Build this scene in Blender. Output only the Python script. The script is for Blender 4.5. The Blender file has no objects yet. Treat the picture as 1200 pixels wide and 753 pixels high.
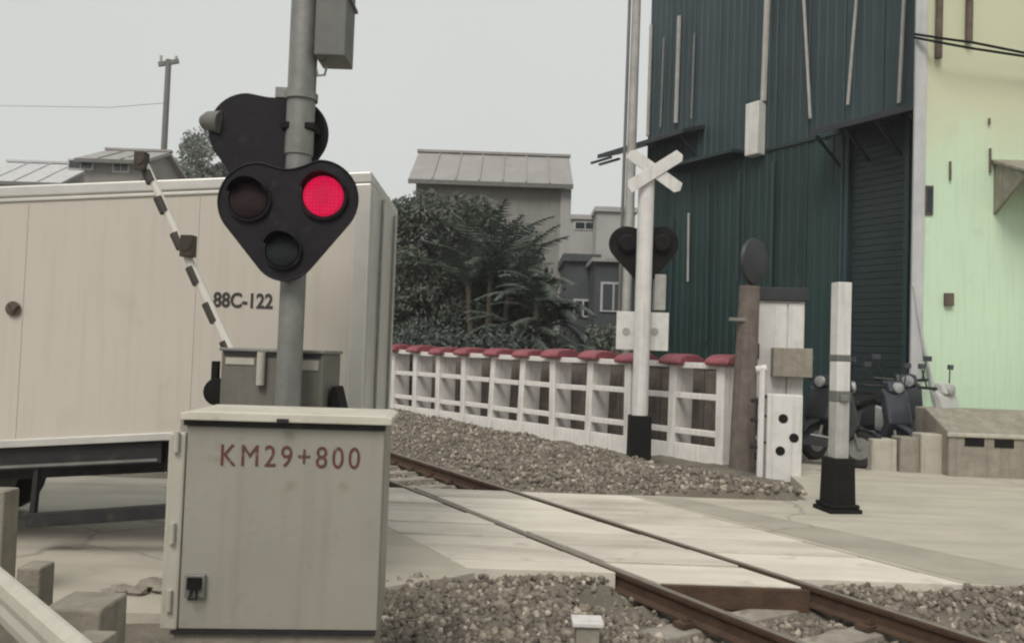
import bpy, bmesh, math, random
import numpy as np
from mathutils import Vector, Matrix, noise as mnoise
random.seed(7); RNG = np.random.default_rng(7)
R = math.radians
SC = bpy.context.scene
COL = SC.collection

# ------------------------------------------------------------------ camera
F = 942.0; CX, CY = 600.0, 376.5; EYE = 1.6
PITCH = math.atan(34.5 / F); ROLL = R(2.0)
_fw = Vector((0, math.cos(PITCH), math.sin(PITCH)))
_up0 = Vector((0, -math.sin(PITCH), math.cos(PITCH))); _rt0 = Vector((1, 0, 0))
_rt = _rt0 * math.cos(ROLL) + _up0 * math.sin(ROLL)
_up = _up0 * math.cos(ROLL) - _rt0 * math.sin(ROLL)
cd = bpy.data.cameras.new("camera"); cam = bpy.data.objects.new("camera", cd); COL.objects.link(cam)
cd.sensor_width = 36; cd.lens = 36 * F / 1200; cd.clip_start = 0.05; cd.clip_end = 3000
M = Matrix.Identity(4)
for i in range(3):
    M[i][0] = _rt[i]; M[i][1] = _up[i]; M[i][2] = -_fw[i]
M[2][3] = EYE
cam.matrix_world = M; SC.camera = cam

# ------------------------------------------------------------------ sky, sun, exposure
SUN_EL, SUN_AZ = R(50), R(200)          # azimuth measured clockwise from +Y: behind the viewer, a little left
w = bpy.data.worlds.new("World"); SC.world = w; w.use_nodes = True
nt = w.node_tree; bg = nt.nodes["Background"]
sky = nt.nodes.new("ShaderNodeTexSky"); sky.sky_type = 'NISHITA'; sky.sun_disc = False
sky.sun_elevation = SUN_EL; sky.sun_rotation = SUN_AZ; sky.air_density = 1.5; sky.dust_density = 6; sky.ozone_density = 1
mix = nt.nodes.new("ShaderNodeMix"); mix.data_type = 'RGBA'; mix.inputs[0].default_value = 0.93
tc = nt.nodes.new("ShaderNodeTexCoord"); nz = nt.nodes.new("ShaderNodeTexNoise")
nz.inputs["Scale"].default_value = 1.3; nz.inputs["Detail"].default_value = 3; nz.inputs["Roughness"].default_value = 0.5
cr = nt.nodes.new("ShaderNodeValToRGB")
cr.color_ramp.elements[0].position = 0.3; cr.color_ramp.elements[0].color = (4.9, 5.0, 4.82, 1)
cr.color_ramp.elements[1].position = 0.72; cr.color_ramp.elements[1].color = (5.35, 5.44, 5.22, 1)
nt.links.new(tc.outputs["Generated"], nz.inputs["Vector"]); nt.links.new(nz.outputs["Fac"], cr.inputs["Fac"])
nt.links.new(sky.outputs["Color"], mix.inputs[6]); nt.links.new(cr.outputs["Color"], mix.inputs[7])
nt.links.new(mix.outputs[2], bg.inputs["Color"]); bg.inputs["Strength"].default_value = 0.1
sd = bpy.data.lights.new("sun", 'SUN'); sd.energy = 1.5; sd.angle = R(25); sd.color = (1, 0.965, 0.9)
so = bpy.data.objects.new("sun", sd); COL.objects.link(so)
sdir = Vector((math.sin(SUN_AZ) * math.cos(SUN_EL), math.cos(SUN_AZ) * math.cos(SUN_EL), math.sin(SUN_EL)))
so.rotation_euler = sdir.to_track_quat('Z', 'Y').to_euler(); so.location = sdir * 60
vs = SC.view_settings; vs.view_transform = 'Standard'; vs.look = 'None'; vs.exposure = 0.42; vs.gamma = 1.0
vs.use_curve_mapping = False
SC.render.engine = 'CYCLES'
SC.cycles.max_bounces = 6; SC.cycles.diffuse_bounces = 3; SC.cycles.filter_width = 2.2
SC.cycles.use_adaptive_sampling = True; SC.cycles.adaptive_threshold = 0.02
try:
    SC.cycles.use_denoising = True; SC.cycles.denoiser = 'OPENIMAGEDENOISE'
except Exception:
    pass

# ------------------------------------------------------------------ measuring helpers (pixel of the photo -> place)
def ray(px, py):
    return _fw * F + _rt * (px - CX) + _up * (CY - py)
def at(px, py, Y):
    d = ray(px, py); k = Y / d.y
    return Vector((d.x * k, Y, EYE + d.z * k))
def ground(px, py, z=0.0):
    d = ray(px, py); k = (z - EYE) / d.z
    return Vector((d.x * k, d.y * k, z))
TH = math.atan(577 / F)                       # direction of the track, left of straight ahead
NV = Vector((math.cos(TH), math.sin(TH), 0)); DV = Vector((-math.sin(TH), math.cos(TH), 0))
def st(s, t, z=0.0):
    return Vector((NV.x * s + DV.x * t, NV.y * s + DV.y * t, z))
def xs(s, Y):
    return (s - Y * math.sin(TH)) / math.cos(TH)
S1, S2 = 3.88, 4.92                           # the two rails

# ------------------------------------------------------------------ mesh helpers
class MB:
    def __init__(self): self.v = []; self.f = []
    def add(self, v, f):
        b = len(self.v); self.v += [tuple(p) for p in v]; self.f += [tuple(i + b for i in q) for q in f]; return self
    def box(self, c, s, rz=0.0, rot=None, taper=1.0):
        hx, hy, hz = s[0] / 2, s[1] / 2, s[2] / 2
        m = rot if rot is not None else Matrix.Rotation(rz, 3, 'Z')
        c = Vector(c); vv = []
        for z in (-1, 1):
            k = taper if z > 0 else 1
            for x, y in ((-1, -1), (1, -1), (1, 1), (-1, 1)):
                vv.append(c + m @ Vector((x * hx * k, y * hy * k, z * hz)))
        return self.add(vv, [(0, 3, 2, 1), (4, 5, 6, 7), (0, 1, 5, 4), (1, 2, 6, 5), (2, 3, 7, 6), (3, 0, 4, 7)])
    def span(self, x0, x1, y0, y1, z0, z1):
        return self.box(((x0 + x1) / 2, (y0 + y1) / 2, (z0 + z1) / 2), (abs(x1 - x0), abs(y1 - y0), abs(z1 - z0)))
    def bar(self, p0, p1, wd, ht, up=(0, 0, 1)):
        p0, p1 = Vector(p0), Vector(p1); d = p1 - p0; L = d.length; d.normalize()
        u = Vector(up); s = d.cross(u)
        if s.length < 1e-4: s = d.cross(Vector((0, 1, 0)))
        s.normalize(); u = s.cross(d)
        m = Matrix((d, s, u)).transposed()
        return self.box((p0 + p1) / 2, (L, wd, ht), rot=m)
    def tube(self, pts, r, n=10, caps=True):
        pts = [Vector(p) for p in pts]; k = len(pts)
        rs = r if isinstance(r, (list, tuple)) else [r] * k
        b = len(self.v); ref = None
        for i, p in enumerate(pts):
            t = (pts[min(i + 1, k - 1)] - pts[max(i - 1, 0)]).normalized()
            if ref is None:
                ref = t.cross(Vector((0, 0, 1)))
                if ref.length < 1e-3: ref = t.cross(Vector((0, 1, 0)))
            else:
                ref = ref - t * ref.dot(t)
            ref.normalize(); o = t.cross(ref)
            for j in range(n):
                a = 2 * math.pi * j / n
                self.v.append(tuple(p + (ref * math.cos(a) + o * math.sin(a)) * rs[i]))
        for i in range(k - 1):
            for j in range(n):
                a0 = b + i * n + j; a1 = b + i * n + (j + 1) % n
                self.f.append((a0, a1, a1 + n, a0 + n))
        if caps:
            self.f.append(tuple(b + j for j in reversed(range(n)))); self.f.append(tuple(b + (k - 1) * n + j for j in range(n)))
        return self
    def lathe(self, prof, c, n=20, axis='Z'):
        b = len(self.v); k = len(prof); c = Vector(c)
        for r, h in prof:
            for j in range(n):
                a = 2 * math.pi * j / n; x, y = r * math.cos(a), r * math.sin(a)
                p = (x, y, h) if axis == 'Z' else ((x, h, y) if axis == 'Y' else (h, x, y))
                self.v.append(tuple(c + Vector(p)))
        fl = axis == 'Y'
        for i in range(k - 1):
            for j in range(n):
                q = (b + i * n + j, b + i * n + (j + 1) % n, b + (i + 1) * n + (j + 1) % n, b + (i + 1) * n + j)
                self.f.append(q[::-1] if fl else q)
        q = tuple(b + j for j in range(n)); self.f.append(q if fl else q[::-1])
        q = tuple(b + (k - 1) * n + j for j in range(n)); self.f.append(q[::-1] if fl else q)
        return self
    def prism(self, pts, fn, d0, d1):
        """outline pts (a,b) at depths d0 and d1; fn(a,b,d) -> xyz"""
        n = len(pts)
        v = [fn(a, b, d0) for a, b in pts] + [fn(a, b, d1) for a, b in pts]
        f = [tuple(range(n)), tuple(reversed(range(n, 2 * n)))] + [(i, i + n, (i + 1) % n + n, (i + 1) % n) for i in range(n)]
        return self.add(v, f)
    def build(self, name, mat, parent=None, smooth=False, bevel=0.0, world=False, recalc=True):
        me = bpy.data.meshes.new(name)
        v = self.v
        if world and parent is not None:
            r = parent
            while r.parent: r = r.parent
            inv = Matrix.Translation(r.location) @ Matrix.Rotation(r.rotation_euler.z, 4, 'Z'); inv.invert()
            v = [tuple(inv @ Vector(p)) for p in v]
        me.from_pydata(v, [], self.f)
        if recalc:
            bm = bmesh.new(); bm.from_mesh(me); bmesh.ops.recalc_face_normals(bm, faces=bm.faces); bm.to_mesh(me); bm.free()
        me.materials.append(mat)
        if smooth:
            me.polygons.foreach_set("use_smooth", [True] * len(me.polygons)); me.set_sharp_from_angle(angle=R(38))
        o = bpy.data.objects.new(name, me); COL.objects.link(o)
        if parent: o.parent = parent
        if bevel:
            b = o.modifiers.new("bevel", 'BEVEL'); b.width = bevel; b.segments = 2; b.limit_method = 'ANGLE'; b.angle_limit = R(40)
        return o

def tag(o, label, cat, group=None):
    o["label"] = label; o["category"] = cat
    if group: o["group"] = group
    return o
def thing(name, label, cat, loc=(0, 0, 0), rz=0.0, group=None):
    o = bpy.data.objects.new(name, None); COL.objects.link(o); o.empty_display_size = 0.2
    o.location = loc; o.rotation_euler = (0, 0, rz)
    return tag(o, label, cat, group)
def structure(o, kind="structure"):
    o["kind"] = kind; return o
def copy_tree(o, parent=None):
    c = o.copy(); COL.objects.link(c); c.parent = parent
    for ch in list(o.children): copy_tree(ch, c)
    return c
def text_part(name, body, mat, parent, m, size, sx=1.0, bold=0.0, spacing=1.0):
    cu = bpy.data.curves.new(name, 'FONT'); cu.body = body; cu.size = size; cu.align_x = 'CENTER'; cu.align_y = 'CENTER'
    cu.offset = bold; cu.space_character = spacing; cu.extrude = 0.0006
    t = bpy.data.objects.new(name, cu); COL.objects.link(t)
    dg = bpy.context.evaluated_depsgraph_get(); dg.update()
    me = bpy.data.meshes.new_from_object(t.evaluated_get(dg))
    bpy.data.objects.remove(t)
    me.transform(m @ Matrix.Diagonal((sx, 1, 1, 1)))
    me.materials.clear(); me.materials.append(mat)
    o = bpy.data.objects.new(name, me); COL.objects.link(o); o.parent = parent
    return o

# ------------------------------------------------------------------ materials
def mat(name, c1, c2=None, scale=4.0, rough=0.6, bump=0.0, bscale=None, metal=0.0, spec=0.4, streak=None, sc=0.25,
        spots=None, spot_scale=30.0, spot_amt=0.3, emit=None, estr=0.0, lane=None, la=0.5, crack=None, island=False, upper=None, dots=None):
    m = bpy.data.materials.new(name); m.use_nodes = True
    n = m.node_tree; b = n.nodes["Principled BSDF"]; L = n.links.new
    c2 = c2 or tuple(x * 0.75 for x in c1)
    co = n.nodes.new("ShaderNodeTexCoord")
    t = n.nodes.new("ShaderNodeTexNoise"); t.inputs["Scale"].default_value = scale; t.inputs["Detail"].default_value = 6
    t.inputs["Roughness"].default_value = 0.62; L(co.outputs["Object"], t.inputs["Vector"])
    rp = n.nodes.new("ShaderNodeValToRGB"); rp.color_ramp.elements[0].position = 0.32; rp.color_ramp.elements[1].position = 0.68
    rp.color_ramp.elements[0].color = (*c2, 1); rp.color_ramp.elements[1].color = (*c1, 1)
    L(t.outputs["Fac"], rp.inputs["Fac"]); out = rp.outputs["Color"]
    if streak:
        mp = n.nodes.new("ShaderNodeMapping"); mp.inputs["Scale"].default_value = (7, 7, 0.35); L(co.outputs["Object"], mp.inputs["Vector"])
        t2 = n.nodes.new("ShaderNodeTexNoise"); t2.inputs["Scale"].default_value = 2.2; t2.inputs["Detail"].default_value = 5
        L(mp.outputs["Vector"], t2.inputs["Vector"])
        r2 = n.nodes.new("ShaderNodeValToRGB"); r2.color_ramp.elements[0].position = 0.5; r2.color_ramp.elements[1].position = 0.78
        r2.color_ramp.elements[0].color = (0, 0, 0, 1); r2.color_ramp.elements[1].color = (sc, sc, sc, 1)
        L(t2.outputs["Fac"], r2.inputs["Fac"])
        mx = n.nodes.new("ShaderNodeMix"); mx.data_type = 'RGBA'; L(r2.outputs["Color"], mx.inputs[0])
        L(out, mx.inputs[6]); mx.inputs[7].default_value = (*streak, 1); out = mx.outputs[2]
    if spots:
        t3 = n.nodes.new("ShaderNodeTexNoise"); t3.inputs["Scale"].default_value = spot_scale; t3.inputs["Detail"].default_value = 4
        L(co.outputs["Object"], t3.inputs["Vector"])
        r3 = n.nodes.new("ShaderNodeValToRGB"); r3.color_ramp.elements[0].position = 0.6; r3.color_ramp.elements[1].position = 0.72
        r3.color_ramp.elements[0].color = (0, 0, 0, 1); r3.color_ramp.elements[1].color = (spot_amt,) * 3 + (1,)
        L(t3.outputs["Fac"], r3.inputs["Fac"])
        mx = n.nodes.new("ShaderNodeMix"); mx.data_type = 'RGBA'; L(r3.outputs["Color"], mx.inputs[0])
        L(out, mx.inputs[6]); mx.inputs[7].default_value = (*spots, 1); out = mx.outputs[2]
    if lane:
        mp = n.nodes.new("ShaderNodeMapping"); mp.inputs["Scale"].default_value = (0.45, 2.2, 1); L(co.outputs["Object"], mp.inputs["Vector"])
        t5 = n.nodes.new("ShaderNodeTexNoise"); t5.inputs["Scale"].default_value = 1.7; t5.inputs["Detail"].default_value = 4
        L(mp.outputs["Vector"], t5.inputs["Vector"])
        r5 = n.nodes.new("ShaderNodeValToRGB"); r5.color_ramp.elements[0].position = 0.42; r5.color_ramp.elements[1].position = 0.66
        r5.color_ramp.elements[0].color = (0, 0, 0, 1); r5.color_ramp.elements[1].color = (la, la, la, 1)
        L(t5.outputs["Fac"], r5.inputs["Fac"])
        mx = n.nodes.new("ShaderNodeMix"); mx.data_type = 'RGBA'; L(r5.outputs["Color"], mx.inputs[0])
        L(out, mx.inputs[6]); mx.inputs[7].default_value = (*lane, 1); out = mx.outputs[2]
    if crack:
        ns = n.nodes.new("ShaderNodeTexNoise"); ns.inputs["Scale"].default_value = 1.3; ns.inputs["Detail"].default_value = 5; L(co.outputs["Object"], ns.inputs["Vector"])
        va = n.nodes.new("ShaderNodeMix"); va.data_type = 'RGBA'; va.inputs[0].default_value = 0.45; L(co.outputs["Object"], va.inputs[6]); L(ns.outputs["Color"], va.inputs[7])
        vo = n.nodes.new("ShaderNodeTexVoronoi"); vo.feature = 'DISTANCE_TO_EDGE'; vo.inputs["Scale"].default_value = crack; L(va.outputs[2], vo.inputs["Vector"])
        r6 = n.nodes.new("ShaderNodeValToRGB"); r6.color_ramp.elements[0].position = 0.001; r6.color_ramp.elements[1].position = 0.006
        r6.color_ramp.elements[0].color = (0.5, 0.5, 0.5, 1); r6.color_ramp.elements[1].color = (0, 0, 0, 1); L(vo.outputs["Distance"], r6.inputs["Fac"])
        mx = n.nodes.new("ShaderNodeMix"); mx.data_type = 'RGBA'; L(r6.outputs["Color"], mx.inputs[0])
        L(out, mx.inputs[6]); mx.inputs[7].default_value = (0.13, 0.115, 0.095, 1); out = mx.outputs[2]
    if island:
        ge = n.nodes.new("ShaderNodeNewGeometry"); r7 = n.nodes.new("ShaderNodeValToRGB"); L(ge.outputs["Random Per Island"], r7.inputs["Fac"])
        r7.color_ramp.elements[0].color = (0.5, 0.47, 0.45, 1); r7.color_ramp.elements[1].color = (1.6, 1.56, 1.5, 1)
        e = r7.color_ramp.elements.new(0.75); e.color = (0.85, 0.81, 0.77, 1)
        mx = n.nodes.new("ShaderNodeMix"); mx.data_type = 'RGBA'; mx.blend_type = 'MULTIPLY'; mx.inputs[0].default_value = 1
        L(out, mx.inputs[6]); L(r7.outputs["Color"], mx.inputs[7]); out = mx.outputs[2]
    if upper:
        sx = n.nodes.new("ShaderNodeSeparateXYZ"); L(co.outputs["Object"], sx.inputs["Vector"])
        ns = n.nodes.new("ShaderNodeTexNoise"); ns.inputs["Scale"].default_value = 0.8; ns.inputs["Detail"].default_value = 7; L(co.outputs["Object"], ns.inputs["Vector"])
        m1 = n.nodes.new("ShaderNodeMath"); m1.operation = 'MULTIPLY_ADD'; m1.inputs[1].default_value = 2.4; L(ns.outputs["Fac"], m1.inputs[0]); L(sx.outputs["Z"], m1.inputs[2])
        mr = n.nodes.new("ShaderNodeMapRange"); mr.inputs["From Min"].default_value = upper[0] + 1.2 - .75; mr.inputs["From Max"].default_value = upper[0] + 1.2 + .75; L(m1.outputs[0], mr.inputs["Value"])
        mx = n.nodes.new("ShaderNodeMix"); mx.data_type = 'RGBA'; L(mr.outputs["Result"], mx.inputs[0])
        L(out, mx.inputs[6]); mx.inputs[7].default_value = (*upper[1], 1); out = mx.outputs[2]
    L(out, b.inputs["Base Color"])
    b.inputs["Roughness"].default_value = rough; b.inputs["Metallic"].default_value = metal
    b.inputs["Specular IOR Level"].default_value = spec
    if bump:
        t4 = n.nodes.new("ShaderNodeTexNoise"); t4.inputs["Scale"].default_value = bscale or scale * 6; t4.inputs["Detail"].default_value = 5
        L(co.outputs["Object"], t4.inputs["Vector"])
        bp = n.nodes.new("ShaderNodeBump"); bp.inputs["Strength"].default_value = bump; bp.inputs["Distance"].default_value = 0.02
        L(t4.outputs["Fac"], bp.inputs["Height"]); L(bp.outputs["Normal"], b.inputs["Normal"])
    if dots:
        vo = n.nodes.new("ShaderNodeTexVoronoi"); vo.inputs["Scale"].default_value = dots; vo.inputs["Randomness"].default_value = 0.15; L(co.outputs["Object"], vo.inputs["Vector"])
        r8 = n.nodes.new("ShaderNodeMapRange"); r8.inputs["From Min"].default_value = 0.1; r8.inputs["From Max"].default_value = 0.6
        r8.inputs["To Min"].default_value = 1.25 * estr; r8.inputs["To Max"].default_value = 0.7 * estr
        L(vo.outputs["Distance"], r8.inputs["Value"]); L(r8.outputs["Result"], b.inputs["Emission Strength"])
    if emit:
        b.inputs["Emission Color"].default_value = (*emit, 1); b.inputs["Emission Strength"].default_value = estr
    return m

DIRT = (0.16, 0.13, 0.095)
m_ground = mat("earth_gravel", (0.2, 0.175, 0.14), (0.11, 0.095, 0.075), 2.5, 0.95, 0.6, 35, spots=(0.34, 0.31, 0.26), spot_scale=45, spot_amt=0.6)
m_road = mat("worn_concrete_road", (0.52, 0.48, 0.4), (0.43, 0.395, 0.33), 0.9, 0.85, 0.25, 60, spots=(0.3, 0.27, 0.23), spot_scale=3.1, spot_amt=0.3, lane=(0.34, 0.31, 0.265), la=0.5, crack=0.4)
m_panel = mat("crossing_concrete", (0.66, 0.61, 0.53), (0.57, 0.525, 0.455), 1.6, 0.8, 0.3, 50, spots=(0.27, 0.24, 0.2), spot_scale=3.2, spot_amt=0.5, lane=(0.42, 0.38, 0.325), la=0.7)
m_panel2 = mat("crossing_concrete_pale", (0.72, 0.67, 0.58), (0.62, 0.575, 0.5), 1.6, 0.8, 0.3, 50, spots=(0.32, 0.29, 0.24), spot_scale=3.2, spot_amt=0.45, lane=(0.5, 0.455, 0.39), la=0.6)
m_panel3 = mat("crossing_concrete_grey", (0.6, 0.55, 0.475), (0.5, 0.46, 0.395), 1.6, 0.8, 0.3, 50, spots=(0.24, 0.215, 0.18), spot_scale=3.2, spot_amt=0.5, lane=(0.37, 0.335, 0.285), la=0.75)
m_asph = mat("grey_asphalt_strip", (0.42, 0.385, 0.325), (0.33, 0.3, 0.255), 1.2, 0.9, 0.35, 70, lane=(0.28, 0.255, 0.215), la=0.5, crack=0.6)
m_conc = mat("old_concrete", (0.33, 0.3, 0.25), (0.22, 0.2, 0.165), 5, 0.9, 0.4, 30, streak=(0.13, 0.115, 0.09), sc=0.5)
m_concl = mat("pale_concrete", (0.5, 0.47, 0.4), (0.38, 0.35, 0.3), 4, 0.88, 0.35, 30, streak=(0.2, 0.18, 0.15), sc=0.5)
m_sleeper = mat("sleeper_concrete", (0.36, 0.33, 0.285), (0.22, 0.19, 0.155), 5, 0.9, 0.4, 25, spots=(0.13, 0.08, 0.05), spot_scale=8, spot_amt=0.6)
m_rail = mat("rusty_rail_side", (0.1, 0.058, 0.036), (0.06, 0.036, 0.024), 9, 0.85, 0.4, 40)
m_railtop = mat("worn_rail_head", (0.3, 0.265, 0.225), (0.2, 0.17, 0.14), 6, 0.5, 0, metal=0.3)
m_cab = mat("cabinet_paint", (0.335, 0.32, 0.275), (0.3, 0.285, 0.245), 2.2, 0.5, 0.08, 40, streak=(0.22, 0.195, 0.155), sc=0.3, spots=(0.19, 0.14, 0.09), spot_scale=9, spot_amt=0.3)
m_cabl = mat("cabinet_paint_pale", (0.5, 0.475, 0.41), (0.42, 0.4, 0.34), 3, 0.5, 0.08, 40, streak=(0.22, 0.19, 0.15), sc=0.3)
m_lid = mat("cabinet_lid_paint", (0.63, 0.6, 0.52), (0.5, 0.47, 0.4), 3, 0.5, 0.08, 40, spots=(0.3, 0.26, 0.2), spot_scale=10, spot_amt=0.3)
m_redpaint = mat("dull_red_lettering", (0.14, 0.05, 0.042), (0.1, 0.04, 0.035), 18, 0.7, spots=(0.3, 0.27, 0.23), spot_scale=26, spot_amt=0.75)
m_truck = mat("truck_box_paint", (0.59, 0.54, 0.475), (0.55, 0.505, 0.445), 0.8, 0.45, 0.25, 1.6, streak=(0.42, 0.37, 0.3), sc=0.3, spots=(0.33, 0.28, 0.21), spot_scale=2.5, spot_amt=0.18)
m_trim = mat("truck_aluminium_trim", (0.64, 0.62, 0.58), (0.54, 0.525, 0.495), 3, 0.4, 0.05, 30, metal=0.3)
m_dark = mat("dark_chassis_steel", (0.028, 0.025, 0.028), (0.016, 0.014, 0.016), 6, 0.6, 0.2, 30, spots=(0.09, 0.075, 0.06), spot_scale=7, spot_amt=0.4)
m_tyre = mat("tyre_rubber", (0.03, 0.03, 0.03), (0.018, 0.018, 0.018), 10, 0.9, 0.3, 60)
m_ink = mat("dark_grey_lettering", (0.06, 0.055, 0.05), (0.03, 0.028, 0.026), 20, 0.6)
m_black = mat("signal_black_paint", (0.018, 0.015, 0.019), (0.011, 0.0095, 0.013), 5, 0.62, 0.1, 30, spec=0.22, spots=(0.045, 0.04, 0.045), spot_scale=12, spot_amt=0.5)
m_pit = mat("unlit_signal_lens", (0.035, 0.018, 0.02), (0.02, 0.012, 0.014), 14, 0.6, spec=0.2)
m_pit2 = mat("unlit_grey_lens", (0.025, 0.03, 0.032), (0.016, 0.02, 0.022), 14, 0.6, spec=0.2)
m_redlamp = mat("lit_red_lens", (0.12, 0.01, 0.03), (0.08, 0.008, 0.02), 20, 0.5, emit=(0.5, 0.006, 0.045), estr=1.0, spec=0.1, dots=48)
m_galv = mat("galvanised_steel", (0.27, 0.27, 0.255), (0.19, 0.19, 0.18), 7, 0.5, 0.1, 30, metal=0.35, streak=(0.13, 0.12, 0.1), sc=0.35)
m_grey = mat("grey_box_paint", (0.17, 0.17, 0.16), (0.13, 0.13, 0.12), 4, 0.55, 0.1, 30, streak=(0.09, 0.08, 0.07), sc=0.4)
m_gatebox = mat("gate_machine_paint", (0.185, 0.175, 0.15), (0.13, 0.12, 0.1), 4, 0.6, 0.1, 30, streak=(0.08, 0.07, 0.055), sc=0.5)
m_armw = mat("gate_arm_white", (0.74, 0.71, 0.65), (0.64, 0.61, 0.55), 6, 0.5)
m_armb = mat("gate_arm_band", (0.07, 0.058, 0.05), (0.045, 0.038, 0.033), 6, 0.6)
m_brownlamp = mat("brown_lamp_housing", (0.06, 0.045, 0.035), (0.035, 0.026, 0.02), 9, 0.5)
m_white = mat("chalky_white_paint", (0.72, 0.7, 0.675), (0.6, 0.58, 0.56), 5, 0.6, 0.15, 30, streak=(0.27, 0.24, 0.2), sc=0.4)
m_fence = mat("fence_white_concrete", (0.8, 0.77, 0.735), (0.66, 0.63, 0.6), 4, 0.8, 0.2, 30, streak=(0.33, 0.28, 0.24), sc=0.5)
m_barrel = mat("barrel_grey_white", (0.42, 0.4, 0.375), (0.32, 0.3, 0.28), 5, 0.55, 0.1, 20, streak=(0.2, 0.15, 0.13), sc=0.5)
m_reddome = mat("faded_red_plastic", (0.32, 0.09, 0.105), (0.19, 0.055, 0.066), 5, 0.5, spots=(0.3, 0.13, 0.13), spot_scale=7, spot_amt=0.5)
m_pbrown = mat("weathered_post_and_shade_backing", (0.2, 0.165, 0.145), (0.12, 0.098, 0.086), 5, 0.88, 0.3, 30, streak=(0.09, 0.07, 0.06), sc=0.6)  # the post's own brown, also the shade tone of the fence backing
m_basebk = mat("black_base_paint", (0.017, 0.015, 0.014), (0.01, 0.009, 0.0085), 6, 0.75, 0.2, 30, spec=0.15)
m_rust = mat("rust_brown_steel", (0.16, 0.12, 0.1), (0.1, 0.075, 0.062), 5, 0.85, 0.3, 30, streak=(0.07, 0.05, 0.04), sc=0.6)
m_teal = mat("teal_green_cladding", (0.016, 0.043, 0.04), (0.012, 0.034, 0.031), 0.9, 0.55, 0, streak=(0.035, 0.06, 0.057), sc=0.5, spots=(0.05, 0.055, 0.045), spot_scale=3, spot_amt=0.25)
m_tealu = mat("blue_green_cladding", (0.033, 0.057, 0.066), (0.025, 0.046, 0.053), 0.9, 0.55, 0, streak=(0.065, 0.08, 0.082), sc=0.5, spots=(0.06, 0.06, 0.05), spot_scale=3, spot_amt=0.25)
m_teald = mat("dark_green_shutter", (0.022, 0.036, 0.038), (0.015, 0.026, 0.028), 2, 0.5)
m_pipe = mat("pale_pipe", (0.46, 0.45, 0.43), (0.34, 0.33, 0.31), 5, 0.5, streak=(0.2, 0.18, 0.15), sc=0.4)
m_awn = mat("dark_awning_sheet", (0.038, 0.04, 0.048), (0.025, 0.027, 0.032), 3, 0.5)
m_mint = mat("weathered_mint_plaster", (0.61, 0.78, 0.575), (0.57, 0.73, 0.54), 0.5, 0.85, 0.1, 20, streak=(0.5, 0.56, 0.44), sc=0.25)
m_cream = mat("weathered_cream_plaster", (0.6, 0.615, 0.44), (0.55, 0.57, 0.41), 0.5, 0.85, 0.1, 20, streak=(0.53, 0.62, 0.46), sc=0.35)
m_lav = mat("pale_corner_trim", (0.55, 0.55, 0.55), (0.45, 0.45, 0.46), 3, 0.7, streak=(0.3, 0.3, 0.3), sc=0.4)
m_housew = mat("grey_render_wall", (0.3, 0.29, 0.27), (0.24, 0.23, 0.215), 1, 0.85, 0.1, 20, streak=(0.16, 0.15, 0.135), sc=0.5)
m_roof = mat("grey_roof_sheet", (0.34, 0.325, 0.31), (0.28, 0.265, 0.255), 1.2, 0.65, streak=(0.18, 0.17, 0.165), sc=0.4)
m_far = mat("far_pale_wall", (0.42, 0.41, 0.4), (0.35, 0.34, 0.33), 1, 0.85, streak=(0.25, 0.24, 0.23), sc=0.4)
m_shed = mat("slate_shed_sheet", (0.085, 0.095, 0.1), (0.06, 0.068, 0.074), 2, 0.6, streak=(0.14, 0.14, 0.14), sc=0.4)
m_glass = mat("dark_window_glass", (0.03, 0.035, 0.042), (0.02, 0.024, 0.03), 2, 0.12, spec=0.7)
m_leafd = mat("dark_foliage", (0.125, 0.145, 0.125), (0.072, 0.09, 0.084), 1.6, 0.7, spots=(0.1, 0.115, 0.075), spot_scale=9, spot_amt=0.5)
m_leafm = mat("mid_foliage", (0.15, 0.165, 0.132), (0.085, 0.1, 0.084), 1.6, 0.7, spots=(0.14, 0.15, 0.1), spot_scale=9, spot_amt=0.5)
m_leafp = mat("palm_foliage", (0.115, 0.138, 0.11), (0.062, 0.08, 0.07), 1.6, 0.6, spots=(0.16, 0.17, 0.12), spot_scale=9, spot_amt=0.4)
m_leaff = mat("haze_tinted_foliage", (0.22, 0.235, 0.2), (0.14, 0.155, 0.135), 1.6, 0.8)  # distance haze put into the leaf colour, paler than the nearer foliage
m_bark = mat("bark", (0.13, 0.11, 0.085), (0.07, 0.06, 0.045), 8, 0.95, 0.5, 30)
m_stone = mat("ballast_stone", (0.4, 0.365, 0.315), (0.15, 0.13, 0.11), 13, 0.92, 0.3, 50, spots=(0.42, 0.385, 0.33), spot_scale=17, spot_amt=0.4, island=True)
m_scoot_d = mat("dark_scooter_paint", (0.03, 0.032, 0.038), (0.022, 0.024, 0.028), 6, 0.3, spec=0.6)
m_scoot_w = mat("white_scooter_paint", (0.5, 0.5, 0.48), (0.42, 0.42, 0.4), 6, 0.3, spec=0.6)
m_scoot_p = mat("slate_scooter_paint", (0.05, 0.055, 0.07), (0.035, 0.04, 0.05), 6, 0.3, spec=0.6)
m_seat = mat("black_vinyl", (0.02, 0.02, 0.02), (0.014, 0.014, 0.014), 8, 0.5)
m_chrome = mat("chrome", (0.6, 0.6, 0.6), (0.5, 0.5, 0.5), 6, 0.2, metal=0.9)
m_clear = mat("headlamp_glass", (0.4, 0.4, 0.4), (0.3, 0.3, 0.3), 8, 0.15, spec=0.8)

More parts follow.
